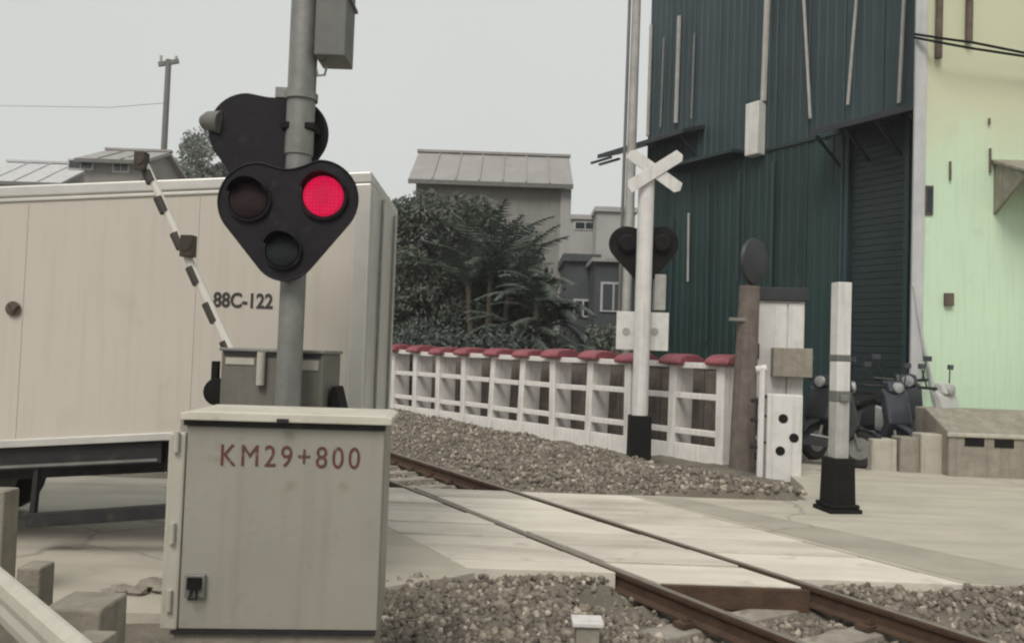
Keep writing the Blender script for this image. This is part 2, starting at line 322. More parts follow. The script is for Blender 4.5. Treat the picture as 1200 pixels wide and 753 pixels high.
# ------------------------------------------------------------------ ground
ROAD_Y0, ROAD_Y1 = 5.78, 9.28
Z0, Z3 = 2.88, 6.05           # limits of the crossing panels across the track
def right_edge(Y): return 3.35 + 0.26 * (Y - 9.0)
def near_edge(X): # near kerb of the paving
    if X < -1.75: return 4.75
    if X < -0.6: return 4.75 + (X + 1.75) / 1.15 * (ROAD_Y0 - 4.75)
    s_ = X * NV.x + ROAD_Y0 * NV.y
    return ROAD_Y0 + .2 if (s_ < S1 and s_ > Z0) or s_ > S2 else ROAD_Y0
def paved(X, Y, s):
    if near_edge(X) <= Y <= ROAD_Y1: return True
    return Y > 9 and X > right_edge(Y)
def sm(a, b, x):
    t = min(1, max(0, (x - a) / (b - a))); return t * t * (3 - 2 * t)
def ground_h(X, Y):
    s = X * NV.x + Y * NV.y
    if paved(X, Y, s): return -0.16
    c = abs(s - (S1 + S2) / 2)
    h = -0.2 + 0.16 * sm(1.0, 1.45, c)
    if s < S1 and Y < 7: h = max(h, -0.2 + 0.165 * sm(0.98, 1.2, c))
    e = abs(Y - near_edge(X))
    if e < .5 and c > .66 and s < 9: h = max(h, -.2 + .175 * sm(.5, .12, e))
    if s > 6.0:
        h += 0.14 * sm(6.0, 7.0, s) - 0.18 * sm(7.4, 8.6, s)
    far = sm(24, 60, math.hypot(X, Y))
    n = mnoise.noise(Vector((X * 1.1, Y * 1.1, 0))) * 0.05 + mnoise.noise(Vector((X * 3.3, Y * 3.3, 5))) * 0.022
    if c < 1.0: n *= 0.3
    if s > 5.9 and Y > 9: n *= 1.9
    return (h + n) * (1 - far) - 0.1 * far
def axis(fine0, fine1, step, lim):
    a = list(np.arange(fine0, fine1, step)); g = step; x = fine1
    while x < lim: a.append(x); g *= 1.35; x += g
    a.append(lim); g = step; x = fine0; pre = []
    while x > -lim: x -= g; g *= 1.35; pre.append(max(x, -lim))
    return pre[::-1] + a
gx = axis(-5.0, 9.0, 0.16, 600.0); gy = axis(1.0, 22.0, 0.16, 600.0)
mb = MB()
mb.v = [(x, y, ground_h(x, y)) for y in gy for x in gx]
nx = len(gx)
mb.f = [(j * nx + i, j * nx + i + 1, (j + 1) * nx + i + 1, (j + 1) * nx + i) for j in range(len(gy) - 1) for i in range(nx - 1)]
structure(mb.build("ground", m_ground, smooth=True, recalc=False))

def slab(name, pts, m, top=0.0, th=0.22):
    n = len(pts); b = MB()
    b.add([(x, y, top) for x, y in pts] + [(x, y, top - th) for x, y in pts],
          [tuple(range(n)), tuple(reversed(range(n, 2 * n)))] + [((i + 1) % n, i, i + n, (i + 1) % n + n) for i in range(n)])
    return b.build(name, m, recalc=True)
left_pts = [(-60, 4.75), (-1.75, 4.75), (-1.2, 5.15), (-0.75, 5.45), (-0.35, 5.72)]
left_pts += [(xs(Z0, 5.85), 5.85), (xs(Z0, ROAD_Y1), ROAD_Y1), (-60, ROAD_Y1)]
structure(slab("road", left_pts, m_road))
ry0 = 5.98
rp = [(xs(Z3, ry0), ry0), (4.6, 5.75), (9, 5.2), (60, 4.0), (60, 40), (12.6, 40), (right_edge(16) + 1.2, 16), (right_edge(11.5), 11.5), (right_edge(10.3) + .1, 10.3),
      (right_edge(9.6) - .15, 9.6), (2.6, ROAD_Y1 + .06), (xs(Z3, ROAD_Y1), ROAD_Y1)]
structure(slab("road", rp, m_road))
# darker worn strip of asphalt along the far side of the panels
a0, a1 = 6.05, 7.0
structure(slab("asphalt_strip", [(xs(6.12, 6.02), 6.02), (xs(7.0, 5.95), 5.95), (xs(6.75, 7.6), 7.6), (xs(6.5, 9.2), 9.2), (xs(6.12, 9.2), 9.2)], m_asph, top=0.005, th=0.02))

# crossing deck: concrete panels laid between and beside the rails
deck = MB().span(-0.01, 0.01, -0.01, 0.01, -0.25, -0.23).build("crossing_deck_bed", m_asph)
deck.location = (0, 0, 0); structure(deck)
bed = [(xs(Z0 + .01, ROAD_Y0 + .03), ROAD_Y0 + .03), (xs(Z3 - .01, ROAD_Y0 + .23), ROAD_Y0 + .23), (xs(Z3 - .01, ROAD_Y1 - .03), ROAD_Y1 - .03), (xs(Z0 + .01, ROAD_Y1 - .03), ROAD_Y1 - .03)]
bpy.data.objects.remove(deck)
deck = slab("crossing_deck", bed, m_asph, top=-0.145, th=0.08); structure(deck)
zones = [(Z0 + .015, S1 - .042, [.2, .46, .8, 1.24, 1.7, 2.17, 2.62, 3.08, 3.5]),
         (S1 + .08, S2 - .08, [0, .5, .98, 1.5, 2.02, 2.5, 3.02, 3.5]),
         (S2 + .042, Z3 - .015, [0.2, .52, .95, 1.42, 1.9, 2.36, 2.8, 3.2, 3.5])]
k = 0
for zi, (sa, sb, ys) in enumerate(zones):
    for i in range(len(ys) - 1):
        ya, yb = ROAD_Y0 + ys[i] + .013, ROAD_Y0 + ys[i + 1] - .013
        dz = random.uniform(-.006, .006)
        pm = random.choice([m_panel, m_panel2, m_panel3, m_panel3])
        if i == 0: pm = m_panel2
        o = slab("crossing_panel", [(xs(sa, ya), ya), (xs(sb, ya), ya), (xs(sb, yb), yb), (xs(sa, yb), yb)], pm, top=dz, th=0.13)
        o.parent = deck
        bv = o.modifiers.new("bevel", 'BEVEL'); bv.width = .006; bv.segments = 2

# rusty end boards that hold the panels between the rails
for yv in (ROAD_Y0 - .035, ROAD_Y1 + .02):
    slab("end_board", [(xs(S1 + .09, yv - .025), yv - .025), (xs(S2 - .09, yv - .025), yv - .025), (xs(S2 - .09, yv + .025), yv + .025), (xs(S1 + .09, yv + .025), yv + .025)], m_rail, top=-.012, th=.15).parent = deck

# ------------------------------------------------------------------ track
track = thing("railway_track", "rusty single railway track running diagonally through the level crossing", "railway track", st((S1 + S2) / 2, 0, 0), TH)
RAILP = [(-.032, 0), (.032, 0), (.034, -.012), (.03, -.034), (.009, -.045), (.009, -.112), (.06, -.128), (.06, -.14), (-.06, -.14), (-.06, -.128), (-.009, -.112), (-.009, -.045), (-.03, -.034), (-.034, -.012)]
T0, T1 = -14.0, 70.0
for s in (S1, S2):
    rr = MB().prism(RAILP, lambda a, b, d, s=s: tuple(st(s + a, d, b)), T0, T1).build("rail", m_rail, track, world=True)
    MB().add([tuple(st(s + a, t, .0025)) for a, t in ((-.026, T0), (.026, T0), (.026, T1), (-.026, T1))], [(0, 1, 2, 3)]).build("rail_head", m_railtop, rr, world=True)
slp = MB().add(*(lambda b: (b.v, b.f))(MB().box((0, 0, -.235), (2.05, .22, .17), taper=.9))).build("sleeper", m_sleeper, track, bevel=.012)
slp.location = (0, -3.9, 0)
clip = MB().box((0, 0, -.128), (.1, .1, .03)).box((.03, 0, -.112), (.05, .05, .03)).tube([(.04, 0, -.14), (.04, 0, -.085)], .012, 8).build("rail_clip", m_rail, slp)
clip.location = (-.535 - .1, 0, 0); clip.rotation_euler = (0, 0, 0)
offs = [(-.535 + .1, math.pi), (.535 - .1, 0), (.535 + .1, math.pi)]
for x, a in offs:
    c = clip.copy(); COL.objects.link(c); c.parent = slp; c.location = (x, 0, 0); c.rotation_euler = (0, 0, a)
for t in np.arange(-3.3, 34, .6):
    cs = st((S1 + S2) / 2, t)
    if ROAD_Y0 - .1 < cs.y < ROAD_Y1 - .2: continue
    c = copy_tree(slp, track); c.location = (0, t + random.uniform(-.02, .02), 0)

# ------------------------------------------------------------------ ballast stones (uncountable): one mass of real stones
def icosa():
    p = (1 + 5 ** .5) / 2
    v = np.array([(-1, p, 0), (1, p, 0), (-1, -p, 0), (1, -p, 0), (0, -1, p), (0, 1, p), (0, -1, -p), (0, 1, -p), (p, 0, -1), (p, 0, 1), (-p, 0, -1), (-p, 0, 1)], float)
    f = np.array([(0, 11, 5), (0, 5, 1), (0, 1, 7), (0, 7, 10), (0, 10, 11), (1, 5, 9), (5, 11, 4), (11, 10, 2), (10, 7, 6), (7, 1, 8), (3, 9, 4), (3, 4, 2), (3, 2, 6), (3, 6, 8), (3, 8, 9), (4, 9, 5), (2, 4, 11), (6, 2, 10), (8, 6, 7), (9, 8, 1)])
    return v / np.linalg.norm(v[0]), f
def stones(name, pts, label):
    V, Fc = icosa(); N = len(pts)
    r = np.array([p[3] for p in pts]); c = np.array([p[:3] for p in pts])
    sh = V[None] * RNG.uniform(.55, 1.3, (N, 12, 1)) * RNG.uniform(.6, 1.25, (N, 1, 3))
    q = RNG.normal(size=(N, 4)); q /= np.linalg.norm(q, axis=1, keepdims=True)
    a, b, cc, d = q.T
    Rm = np.stack([1 - 2 * (cc**2 + d**2), 2 * (b*cc - a*d), 2 * (b*d + a*cc), 2 * (b*cc + a*d), 1 - 2 * (b**2 + d**2), 2 * (cc*d - a*b), 2 * (b*d - a*cc), 2 * (cc*d + a*b), 1 - 2 * (b**2 + cc**2)], 1).reshape(N, 3, 3)
    P = np.einsum('nij,nkj->nki', Rm, sh) * r[:, None, None] + c[:, None, :]
    FF = Fc[None] + (np.arange(N) * 12)[:, None, None]
    me = bpy.data.meshes.new(name)
    me.vertices.add(N * 12); me.vertices.foreach_set("co", P.reshape(-1))
    me.loops.add(N * 60); me.loops.foreach_set("vertex_index", FF.reshape(-1).astype(np.int32))
    me.polygons.add(N * 20); me.polygons.foreach_set("loop_start", np.arange(0, N * 60, 3, dtype=np.int32))
    me.update(calc_edges=True); me.validate()
    me.materials.append(m_stone)
    o = bpy.data.objects.new(name, me); COL.objects.link(o)
    structure(o, "stuff"); tag(o, label, "ballast")
    return o
def keep(X, Y):
    s = X * NV.x + Y * NV.y; t = X * DV.x + Y * DV.y
    if paved(X, Y, s): return False
    if near_edge(X) - .03 <= Y <= ROAD_Y1 + .02 and X < 5: return False
    if min(abs(s - S1), abs(s - S2)) < .07: return False
    if abs(s - (S1 + S2) / 2) < 1.0:
        ph = ((t + 3.9) / .6) % 1.0
        if ph < .19 or ph > .81: return random.random() < .06
    return True
pn, pf = [], []
while len(pn) < 25000:
    Y = random.uniform(2.4, 9.2); X = random.uniform(-1.3, 6.8)
    if random.random() > (4.2 / Y) ** 1.2 or not keep(X, Y) or Y > 6.6: continue
    if X < -.55 and Y < 4.4: continue
    pn.append((X, Y, ground_h(X, Y) + random.uniform(-.012, .012), random.uniform(.011, .033) if random.random() < .93 else random.uniform(.033, .052)))
while len(pf) < 21000:
    Y = random.uniform(9.25, 24); s = random.uniform(1.6, 8.3); X = xs(s, Y)
    if random.random() > (9.5 / Y) ** 1.3 or not keep(X, Y): continue
    pf.append((X, Y, ground_h(X, Y) + random.uniform(-.012, .02), random.uniform(.016, .046)))
stones("ballast_gravel", pn, "loose grey-brown ballast stones in front of the crossing road")
stones("ballast_gravel", pf, "loose grey-brown ballast stones between the far rail and white fence")
# broken lumps of rubble along the road edge left of the cabinet
for i, (px, py, r) in enumerate([(128, 697, .045), (143, 695, .06), (160, 696, .055), (178, 690, .085), (191, 694, .06)]):
    p = ground(px, py, 0.0); V, Fc = icosa()
    V = V * RNG.uniform(.75, 1.2, (12, 1)) * np.array([1.35, 1, .62])
    b = MB().add([(x * r, y * r, z * r + r * .45) for x, y, z in V], [tuple(q) for q in Fc]).build("rubble_lump", m_conc)
    b.location = p; tag(b, ["small flat brown lump of rubble farthest from the cabinet", "second brown rubble lump counting toward the cabinet", "middle brown rubble lump of the row beside the cabinet", "largest brown rubble lump beside the cabinet", "brown rubble lump touching the cabinet's pale edge"][i], "rubble", "rubble lumps by the cabinet")

# ------------------------------------------------------------------ relay cabinet
CYF = 3.62
cabp = ground(330, 800, -0.06); 
a = at(211, 486, CYF); bq = at(459, 494, CYF)
cx0, cx1 = at(206, 600, CYF).x, at(447, 600, CYF).x
ztop = at(335, 494, CYF).z; zbot = at(325, 741, CYF).z
cabx = (cx0 + cx1) / 2; cw = cx1 - cx0; cdp = .36
cab = thing("relay_cabinet", "cream-grey trackside relay cabinet with pale lid and KM29+800 in dull red", "cabinet", (cabx, CYF, 0), R(4.0))
hw = cw / 2
body = MB().span(-hw, hw, 0.03, cdp, zbot, ztop).build("body", m_cab, cab, bevel=.008)
door = MB().span(-hw + .045, hw - .004, 0.0, .028, zbot + .012, ztop - .028).build("door", m_cab, cab, bevel=.006)
MB().span(-hw - .035, -hw + .04, -.004, .05, zbot + .005, ztop - .06).build("hinge_strip", m_cabl, cab, bevel=.012)
for z in (ztop - .1, ztop - .5, zbot + .14):
    MB().tube([(-hw + .005, -.016, z - .045), (-hw + .005, -.016, z + .045)], .013, 10).build("hinge", m_cabl, cab, smooth=True)
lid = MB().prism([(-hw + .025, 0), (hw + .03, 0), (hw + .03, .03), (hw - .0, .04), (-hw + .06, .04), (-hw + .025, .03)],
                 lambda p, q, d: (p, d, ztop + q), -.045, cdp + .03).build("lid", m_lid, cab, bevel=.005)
MB().span(-hw + .03, hw, -.012, .03, ztop - .026, ztop - .003).build("drip_seal", m_dark, cab)
MB().box((.01, -.052, ztop + .008), (.05, .018, .02)).build("lid_catch", m_dark, lid, bevel=.003)
lk = MB().box((-hw + .115, -.012, zbot + .205), (.085, .024, .1)).build("lock_plate", m_galv, door, bevel=.004)
lk2 = MB().box((-hw + .115, -.03, zbot + .22), (.06, .02, .05)).tube([(-hw + .105, -.03, zbot + .19), (-hw + .1, -.045, zbot + .155), (-hw + .13, -.045, zbot + .155), (-hw + .125, -.03, zbot + .19)], .006, 6).build("padlock", m_basebk, cab, bevel=.004)
MB().span(-hw + .02, hw - .01, -.006, .02, zbot - .008, zbot + .01).build("bottom_rail", m_dark, cab)
MB().span(-hw - .0, hw - .012, .015, cdp - .02, -.25, zbot - .004).build("plinth", m_conc, cab, bevel=.01)
tx = at(340, 536, CYF); tm = Matrix.Translation((tx.x - cabx, -.003, tx.z)) @ Matrix.Rotation(R(90), 4, 'X')
text_part("lettering", "KM29+800", m_redpaint, cab, tm, .136, sx=.84, bold=0, spacing=1.27)

# ------------------------------------------------------------------ near signal post with two lamp heads
PY = 4.75
pp = at(339.5, 420, PY); PX = pp.x
sig = thing("crossing_signal", "grey crossing signal post with red lamp lit on its black heart-shaped board", "signal", (PX, PY, 0))
def pz(py): return at(345, py, PY).z
MB().tube([(0, 0, -.15), (0, 0, pz(182))], .074, 24).build("lower_pole", m_galv, sig, smooth=True)
MB().tube([(0, 0, pz(182)), (0, 0, pz(-60))], .083, 24).build("upper_pole", m_galv, sig, smooth=True)
MB().tube([(0, 0, pz(118)), (0, 0, pz(110))], .097, 24).box((-.115, 0, pz(110)), (.07, .05, .06)).build("pole_collar", m_galv, sig, smooth=True)
def hull(circ, n=40):
    pts = []
    for (x, z, r) in circ:
        for i in range(n): pts.append((x + r * math.cos(2 * math.pi * i / n), z + r * math.sin(2 * math.pi * i / n)))
    pts = sorted(set(pts)); 
    def half(ps):
        h = []
        for p in ps:
            while len(h) > 1 and (h[-1][0] - h[-2][0]) * (p[1] - h[-2][1]) - (h[-1][1] - h[-2][1]) * (p[0] - h[-2][0]) <= 0: h.pop()
            h.append(p)
        return h
    lo = half(pts); hi = half(pts[::-1]); return lo[:-1] + hi[:-1]
def notch(pts, x0, wdt, dep, ztop):
    out = []
    n = len(pts)
    for i in range(n):
        a, b = pts[i], pts[(i + 1) % n]
        out.append(a)
        if a[1] > ztop - .03 and b[1] > ztop - .03 and abs(a[0] - b[0]) > .05:
            for k in range(1, 12):
                f = k / 12; x = a[0] + (b[0] - a[0]) * f; z = a[1] + (b[1] - a[1]) * f
                out.append((x, z - dep * math.sin(math.pi * f) ** 1.5))
    return out
HY = PY - .17
def hp(px, py, Y=HY):
    p = at(px, py, Y); return (p.x - PX, p.z)
def lamp_head(parent, circ_px, y_back, sgn, Y, name, lamps):
    """circ_px in photo pixels; sgn -1 faces the viewer"""
    k = Y / F
    circ = [(*hp(x, y, Y), r * k) for x, y, r in circ_px]
    out = notch(hull(circ), 0, 0, .045 if sgn < 0 else .012, max(c[1] + c[2] for c in circ))
    bd = MB().prism(out, lambda a, b, d: (a, d, b), y_back, y_back + sgn * .035).build(name, m_black, parent, bevel=.006)
    rim = []
    n = len(out)
    tb = MB(); yy = y_back + sgn * .035
    tb.tube([(a, yy, b) for a, b in out] + [(out[0][0], yy, out[0][1])], .007, 6, caps=False)
    tb.build("board_edge", m_black, bd, smooth=True)
    for (x, y, r, m, lname) in lamps:
        cx_, cz_ = hp(x, y, Y); rr = r * k
        hs = MB().lathe([(rr * 1.22, y_back + sgn * .03), (rr * 1.2, y_back + sgn * .055), (rr * 1.06, y_back + sgn * .06), (rr * 1.02, y_back + sgn * .04)], (cx_, 0, cz_), 28, 'Y').build("lamp_housing", m_black, parent, smooth=True)
        MB().lathe([(rr * 1.0, y_back + sgn * .036), (rr, y_back + sgn * .055), (rr * .8, y_back + sgn * .066), (rr * .4, y_back + sgn * .073), (.002, y_back + sgn * .075)], (cx_, 0, cz_), 28, 'Y').build(lname, m, hs, smooth=True)
        # visor over the top of the lamp
        vb = MB(); nn = 18
        for j in range(nn + 1):
            a = R(20) + R(140) * j / nn
            ln = .045 + .035 * math.sin(math.pi * j / nn)
            for rad in (rr * 1.1, rr * 1.16):
                vb.v.append((cx_ + rad * math.cos(a), y_back + sgn * .06, cz_ + rad * math.sin(a)))
                vb.v.append((cx_ + rad * math.cos(a), y_back + sgn * (.06 + ln), cz_ + rad * math.sin(a)))
        for j in range(nn):
            b0 = j * 4; b1 = b0 + 4
            vb.f += [(b0, b0 + 1, b1 + 1, b1), (b0 + 2, b1 + 2, b1 + 3, b0 + 3), (b0 + 1, b0 + 3, b1 + 3, b1 + 1)]
        vb.build("visor", m_black, hs, smooth=True)
    return bd
lamp_head(sig, [(299, 235, 46), (372, 232, 46), (332, 290, 38)], -.10, -1, HY, "front_board",
          [(290, 233, 22, m_pit, "unlit_lens"), (378, 229, 24, m_redlamp, "lit_red_lens"), (330, 293, 19, m_pit2, "lower_lens")])
HY2 = PY + .15
lamp_head(sig, [(291, 155, 44), (343, 158, 42), (318, 208, 34)], .10, 1, HY2, "rear_board",
          [(284, 156, 22, m_pit, "rear_lens"), (352, 158, 22, m_pit, "rear_lens")])
# hood of the rear lamp peeping out at the side
hx, hz = hp(252, 146, HY2)
MB().tube([(hx + .06, .1, hz), (hx - .02, .12, hz + .01), (hx - .055, .14, hz + .005)], [.07, .062, .05], 14).build("side_hood", m_grey, sig, smooth=True)
for z in (pz(232), pz(290), pz(150)):
    MB().box((0, 0 if z < pz(200) else .05, z), (.2, .24, .04)).build("clamp_bracket", m_basebk, sig, bevel=.005)
# bell box
bx0, bz0 = hp(366, 72, PY); bx1, bz1 = hp(413, -30, PY)
bb = MB().span(.09, bx1, -.11, .13, bz0, bz0 + .5).build("bell_box", m_grey, sig, bevel=.008)
MB().span(.088, bx1 + .015, -.125, .145, at(400, 5, PY).z, at(400, 5, PY).z + .02).build("bell_box_flange", m_grey, bb, bevel=.004)
lx, lz = hp(377, 78, PY)
MB().tube([(lx + .0, 0, bz0), (lx + .03, 0, bz0 - .03), (lx + .02, 0, bz0 - .08), (lx - .02, 0, bz0 - .085), (lx - .035, 0, bz0 - .04), (.07, 0, bz0 - .02)], .008, 8).build("cable_loop", m_pipe, sig, smooth=True)
MB().box((-.02, 0, -.02), (.42, .42, .1)).build("foot_block", m_conc, sig, bevel=.02)

# ------------------------------------------------------------------ near barrier machine and its raised arm
GY = 5.12
g0 = at(330, 475, GY); gx0, gx1 = at(272, 440, GY).x, at(389, 440, GY).x
gz1 = at(330, 409, GY).z
gate = thing("barrier_gate", "grey barrier machine behind the cabinet, striped arm raised in front of the truck", "barrier", ((gx0 + gx1) / 2, GY, 0), R(-2))
gh = (gx1 - gx0) / 2
gb = MB().span(-gh, gh, -.2, .22, .18, gz1 - .02).build("machine_body", m_gatebox, gate, bevel=.01)
MB().span(-gh - .01, gh + .01, -.215, .235, gz1 - .02, gz1).build("machine_lid", m_galv, gate, bevel=.004)
MB().span(-gh + .02, gh - .02, -.208, -.198, gz1 - .045, gz1 - .022).build("lid_seal", m_dark, gate)
MB().span(.08, gh - .03, -.206, -.198, gz1 - .12, gz1 - .06).build("pale_plate", m_cabl, gb)
MB().span(-gh + .03, -.11, -.206, -.198, gz1 - .1, gz1 - .06).build("pale_plate", m_cabl, gb)
MB().tube([(-.06, -.225, gz1 - .02), (-.06, -.225, gz1 - .22)], .026, 10).build("conduit", m_cabl, gate, smooth=True)
MB().box((0, 0, .04), (.5, .36, .3)).build("pedestal", m_conc, gate, bevel=.01)
# counterweight wings
def gl(px, py, Y=GY): 
    p = at(px, py, Y) - Vector(gate.location); return Matrix.Rotation(R(2), 3, 'Z') @ p
q = gl(262, 458)
MB().lathe([(.045, -.05), (.085, -.045), (.085, .045), (.045, .05)], (q.x, -.08, q.z), 18, 'Y').box((q.x + .05, -.08, q.z + .0), (.14, .05, .05)).box((q.x - .03, -.08, q.z + .1), (.04, .04, .18)).build("pivot_hub", m_basebk, gate, smooth=True)
p0 = gl(390, 478); 
MB().prism([(0, 0), (.1, 0), (.045, .2), (.02, .2)], lambda a, b, d: (p0.x + a - .01, d, p0.z - .06 + b), -.08, .12).build("counterweight", m_basebk, gate, bevel=.006)
A0, A1 = gl(270, 412, GY - .14), gl(167, 190, GY - .14)
A0.y = -.14; A1.y = -.14
ax = (A1 - A0); AL = ax.length; ax.normalize(); sidev = Vector((-ax.z, 0, ax.x))
arm = MB().tube([A0 - ax * .17, A0 + ax * AL * .5, A1], [.03, .026, .022], 12).build("arm", m_armw, gate, smooth=True)
for f0, f1 in ((-.1, .06), (.16, .26), (.36, .45), (.55, .63), (.74, .82), (.9, .96)):
    c0, c1 = A0 + ax * AL * f0, A0 + ax * AL * f1
    MB().tube([c0 + sidev * .012, c1 + sidev * .012], .033, 14).build("dark_band", m_armb, arm, smooth=True)
for (px, py, s_) in ((219, 288, 1.0), (163, 188, .85)):
    c = gl(px, py, GY - .165); c.y = -.165
    MB().box((c.x, c.y, c.z), (.08 * s_, .07, .135 * s_)).lathe([(.034 * s_, -.205), (.03 * s_, -.198)], (c.x, 0, c.z), 14, 'Y').build("arm_lamp", m_brownlamp, gate, bevel=.012)

# ------------------------------------------------------------------ box truck
TY = 5.95
tb = at(0, 505, TY); RX = at(428, 350, TY).x
truck = thing("box_truck", "cream box truck waiting behind the signal post and cabinet", "truck", (RX, TY, 0), R(1.2))
tp = R(1.2)                                    # body pitches a little on the ramp
def tl(px, py): p = at(px, py, TY); return p.x - RX, p.z
zt = tl(240, 220)[1]; zb = tl(100, 512)[1] + .062 * 0
BL, BW = 4.75, 1.6
def tilt(o): o.rotation_euler = (0, 0, 0); return o
def shear(mbuilder, k=.08):
    mbuilder.v = [(x, y, z + k * (x + 1.6)) for x, y, z in mbuilder.v]; return mbuilder
zt_ = zt - .0; zb_ = zb
shear(MB().span(-BL, 0, 0, BW, zb_, zt_)).build("cargo_box", m_truck, truck, bevel=.015)
shear(MB().span(-BL - .01, .012, -.014, BW + .014, zt_ - .05, zt_ + .035)).build("roof_trim", m_trim, truck, bevel=.012)
shear(MB().span(-BL - .01, .012, -.012, BW + .012, zt_ - .085, zt_ - .06)).build("roof_gutter", m_trim, truck, bevel=.005)
shear(MB().span(-.11, .014, -.016, .05, zb_ - .012, zt_ - .052)).build("corner_post", m_trim, truck, bevel=.012)
shear(MB().span(-BL, -.112, -.016, .02, zb_ - .012, zb_ + .045)).build("lower_trim", m_trim, truck, bevel=.006)
for x in (-1.25, -2.5, -3.75):
    shear(MB().span(x - .003, x + .003, -.004, .002, zb_ + .05, zt_ - .09)).build("panel_joint", m_truck, truck)
cz = zb_ - .02
for y0_, y1_ in ((.06, BW / 2 - .006), (BW / 2 + .006, BW - .06)):
    rd = shear(MB().span(.001, .02, y0_, y1_, zb_ + .02, zt_ - .06)).build("rear_door", m_trim, truck, bevel=.004)
    shear(MB().tube([(.04, (y0_ + y1_) / 2, zb_ + .05), (.04, (y0_ + y1_) / 2, zt_ - .1)], .013, 8)).build("lock_rod", m_galv, rd, smooth=True)
shear(MB().span(-BL - 1.6, -1.45, .03, .09, cz - .16, cz)).build("side_sill", m_dark, truck, bevel=.006)
shear(MB().span(-BL + .05, -1.48, .025, .04, cz - .145, cz - .125)).build("reflector_strip", m_galv, truck)
shear(MB().span(-BL - 1.6, -.1, .35, .47, cz - .27, cz - .16)).build("chassis_rail", m_dark, truck, bevel=.006)
shear(MB().span(-BL - 1.6, -.1, BW - .47, BW - .35, cz - .27, cz - .16)).build("chassis_rail", m_dark, truck, bevel=.006)
for x in (-.4, -1.3, -2.2, -3.1, -4.0):
    shear(MB().span(x - .04, x + .04, .1, BW - .1, cz - .158, cz - .005)).build("cross_member", m_dark, truck)
# side guard bar with hangers
gx_0, gx_1 = tl(32, 606)[0], tl(200, 590)[0]; gzz = tl(110, 599)[1]
shear(MB().span(gx_0, gx_1 + .35, .02, .06, gzz - .052, gzz + .052), .1).build("side_guard", m_dark, truck, bevel=.006)
for x in (gx_0 + .05, gx_1 + .1):
    shear(MB().bar((x - .02, .07, gzz), (x - .0, .07, cz - .1), .05, .035)).build("guard_hanger", m_dark, truck)
fx = tl(188, 570)[0]
shear(MB().prism([(-.05, 0), (.07, -.12), (.13, -.12), (.13, .15), (-.05, .15)], lambda a, b, d: (fx + a, d, cz - .16 + b), .1, .16)).build("mudflap_bracket", m_dark, truck)
def wheel(x, y, wdt):
    r = .36
    ty = MB().lathe([(r * .62, -wdt / 2 + .0), (r * .9, -wdt / 2), (r, -wdt / 2 + .04), (r, wdt / 2 - .04), (r * .9, wdt / 2), (r * .62, wdt / 2)], (x, y, r), 32, 'Y').build("wheel", m_tyre, truck, smooth=True)
    MB().lathe([(r * .6, -wdt / 2 - .004), (r * .56, -wdt / 2 + .03), (r * .25, -wdt / 2 + .035), (r * .2, -wdt / 2 - .01), (.02, -wdt / 2 - .012)], (x, y, r), 24, 'Y').build("rim", m_galv, ty, smooth=True)
wf = tl(-130, 600)[0]
for x in (-.85, wf):
    wheel(x, .17, .22); wheel(x, BW - .17, .22)
MB().tube([(-.85, .2, .36), (-.85, BW - .2, .36)], .05, 10).build("axle", m_dark, truck)
MB().tube([(wf, .2, .36), (wf, BW - .2, .36)], .05, 10).build("axle", m_dark, truck)
# cab (outside the frame)
cabx1 = -BL - .12
cb = MB().prism([(0, .45), (0, 2.05), (-.25, 2.15), (-1.25, 2.1), (-1.62, 1.25), (-1.68, .45)], lambda a, b, d: (cabx1 + a, d, b), .08, BW - .08).build("cab", m_white, truck, bevel=.04)
MB().prism([(-.3, 1.3), (-.3, 1.95), (-1.2, 1.95), (-1.48, 1.3)], lambda a, b, d: (cabx1 + a, d, b), .07, .1).build("cab_window", m_glass, cb)
MB().add([(cabx1 - 1.28, .2, 2.0), (cabx1 - 1.28, BW - .2, 2.0), (cabx1 - 1.6, BW - .2, 1.32), (cabx1 - 1.6, .2, 1.32)], [(0, 1, 2, 3)]).build("windscreen", m_glass, cb)
# registration lettering and latch
lx_, lz_ = tl(286, 353)
text_part("registration_lettering", "88C-122", m_ink, truck, Matrix.Translation((lx_, -.004, lz_)) @ Matrix.Rotation(R(90), 4, 'X'), .15, sx=.83, bold=.004)
hx_, hz_ = tl(22, 362)
MB().lathe([(.055, -.02), (.05, -.004)], (hx_, 0, hz_), 16, 'Y').tube([(hx_ - .035, -.03, hz_ + .02), (hx_, -.04, hz_ - .03), (hx_ + .04, -.03, hz_ + .025)], .01, 8).build("side_latch", m_rust, truck, smooth=True)

# ------------------------------------------------------------------ guard beam and stubby posts in the near left corner
b0, b1 = at(-40, 638, 3.05), at(90, 758, 2.45)
bz = .62
b0 = ground(-60, 640, bz); b1 = ground(110, 796, bz)
gr = thing("guard_beam", "pale flat guard beam slanting across the bottom corner before the cabinet", "guard rail", ((b0.x + b1.x) / 2, (b0.y + b1.y) / 2, 0))
dd = (b1 - b0).normalized(); up = Vector((0, 0, 1)); out_ = dd.cross(up).normalized()
if out_.y > 0: out_ = -out_
W = [(-.085, 0), (-.065, .03), (-.03, .036), (0, .03), (.03, .036), (.065, .03), (.085, 0)]
vv = []
for p in (b0 - dd * .6, b1 + dd * .5):
    for h, o_ in W: vv.append(p + up * h + out_ * o_)
    for h, o_ in reversed(W): vv.append(p + up * h + out_ * (o_ - .012))
n_ = 14
MB().add(vv, [(i, (i + 1) % n_, (i + 1) % n_ + n_, i + n_) for i in range(n_)] + [tuple(range(n_)), tuple(range(n_, 2 * n_))]).build("beam", m_cabl, gr, world=True)
mid = ground(26, 707, bz)
for px, py in ((22, 703), (30, 712)):
    c = ground(px, py, bz) + out_ * .034
    MB().tube([c, c + out_ * .012], .012, 8).build("bolt", m_grey, gr, world=True)
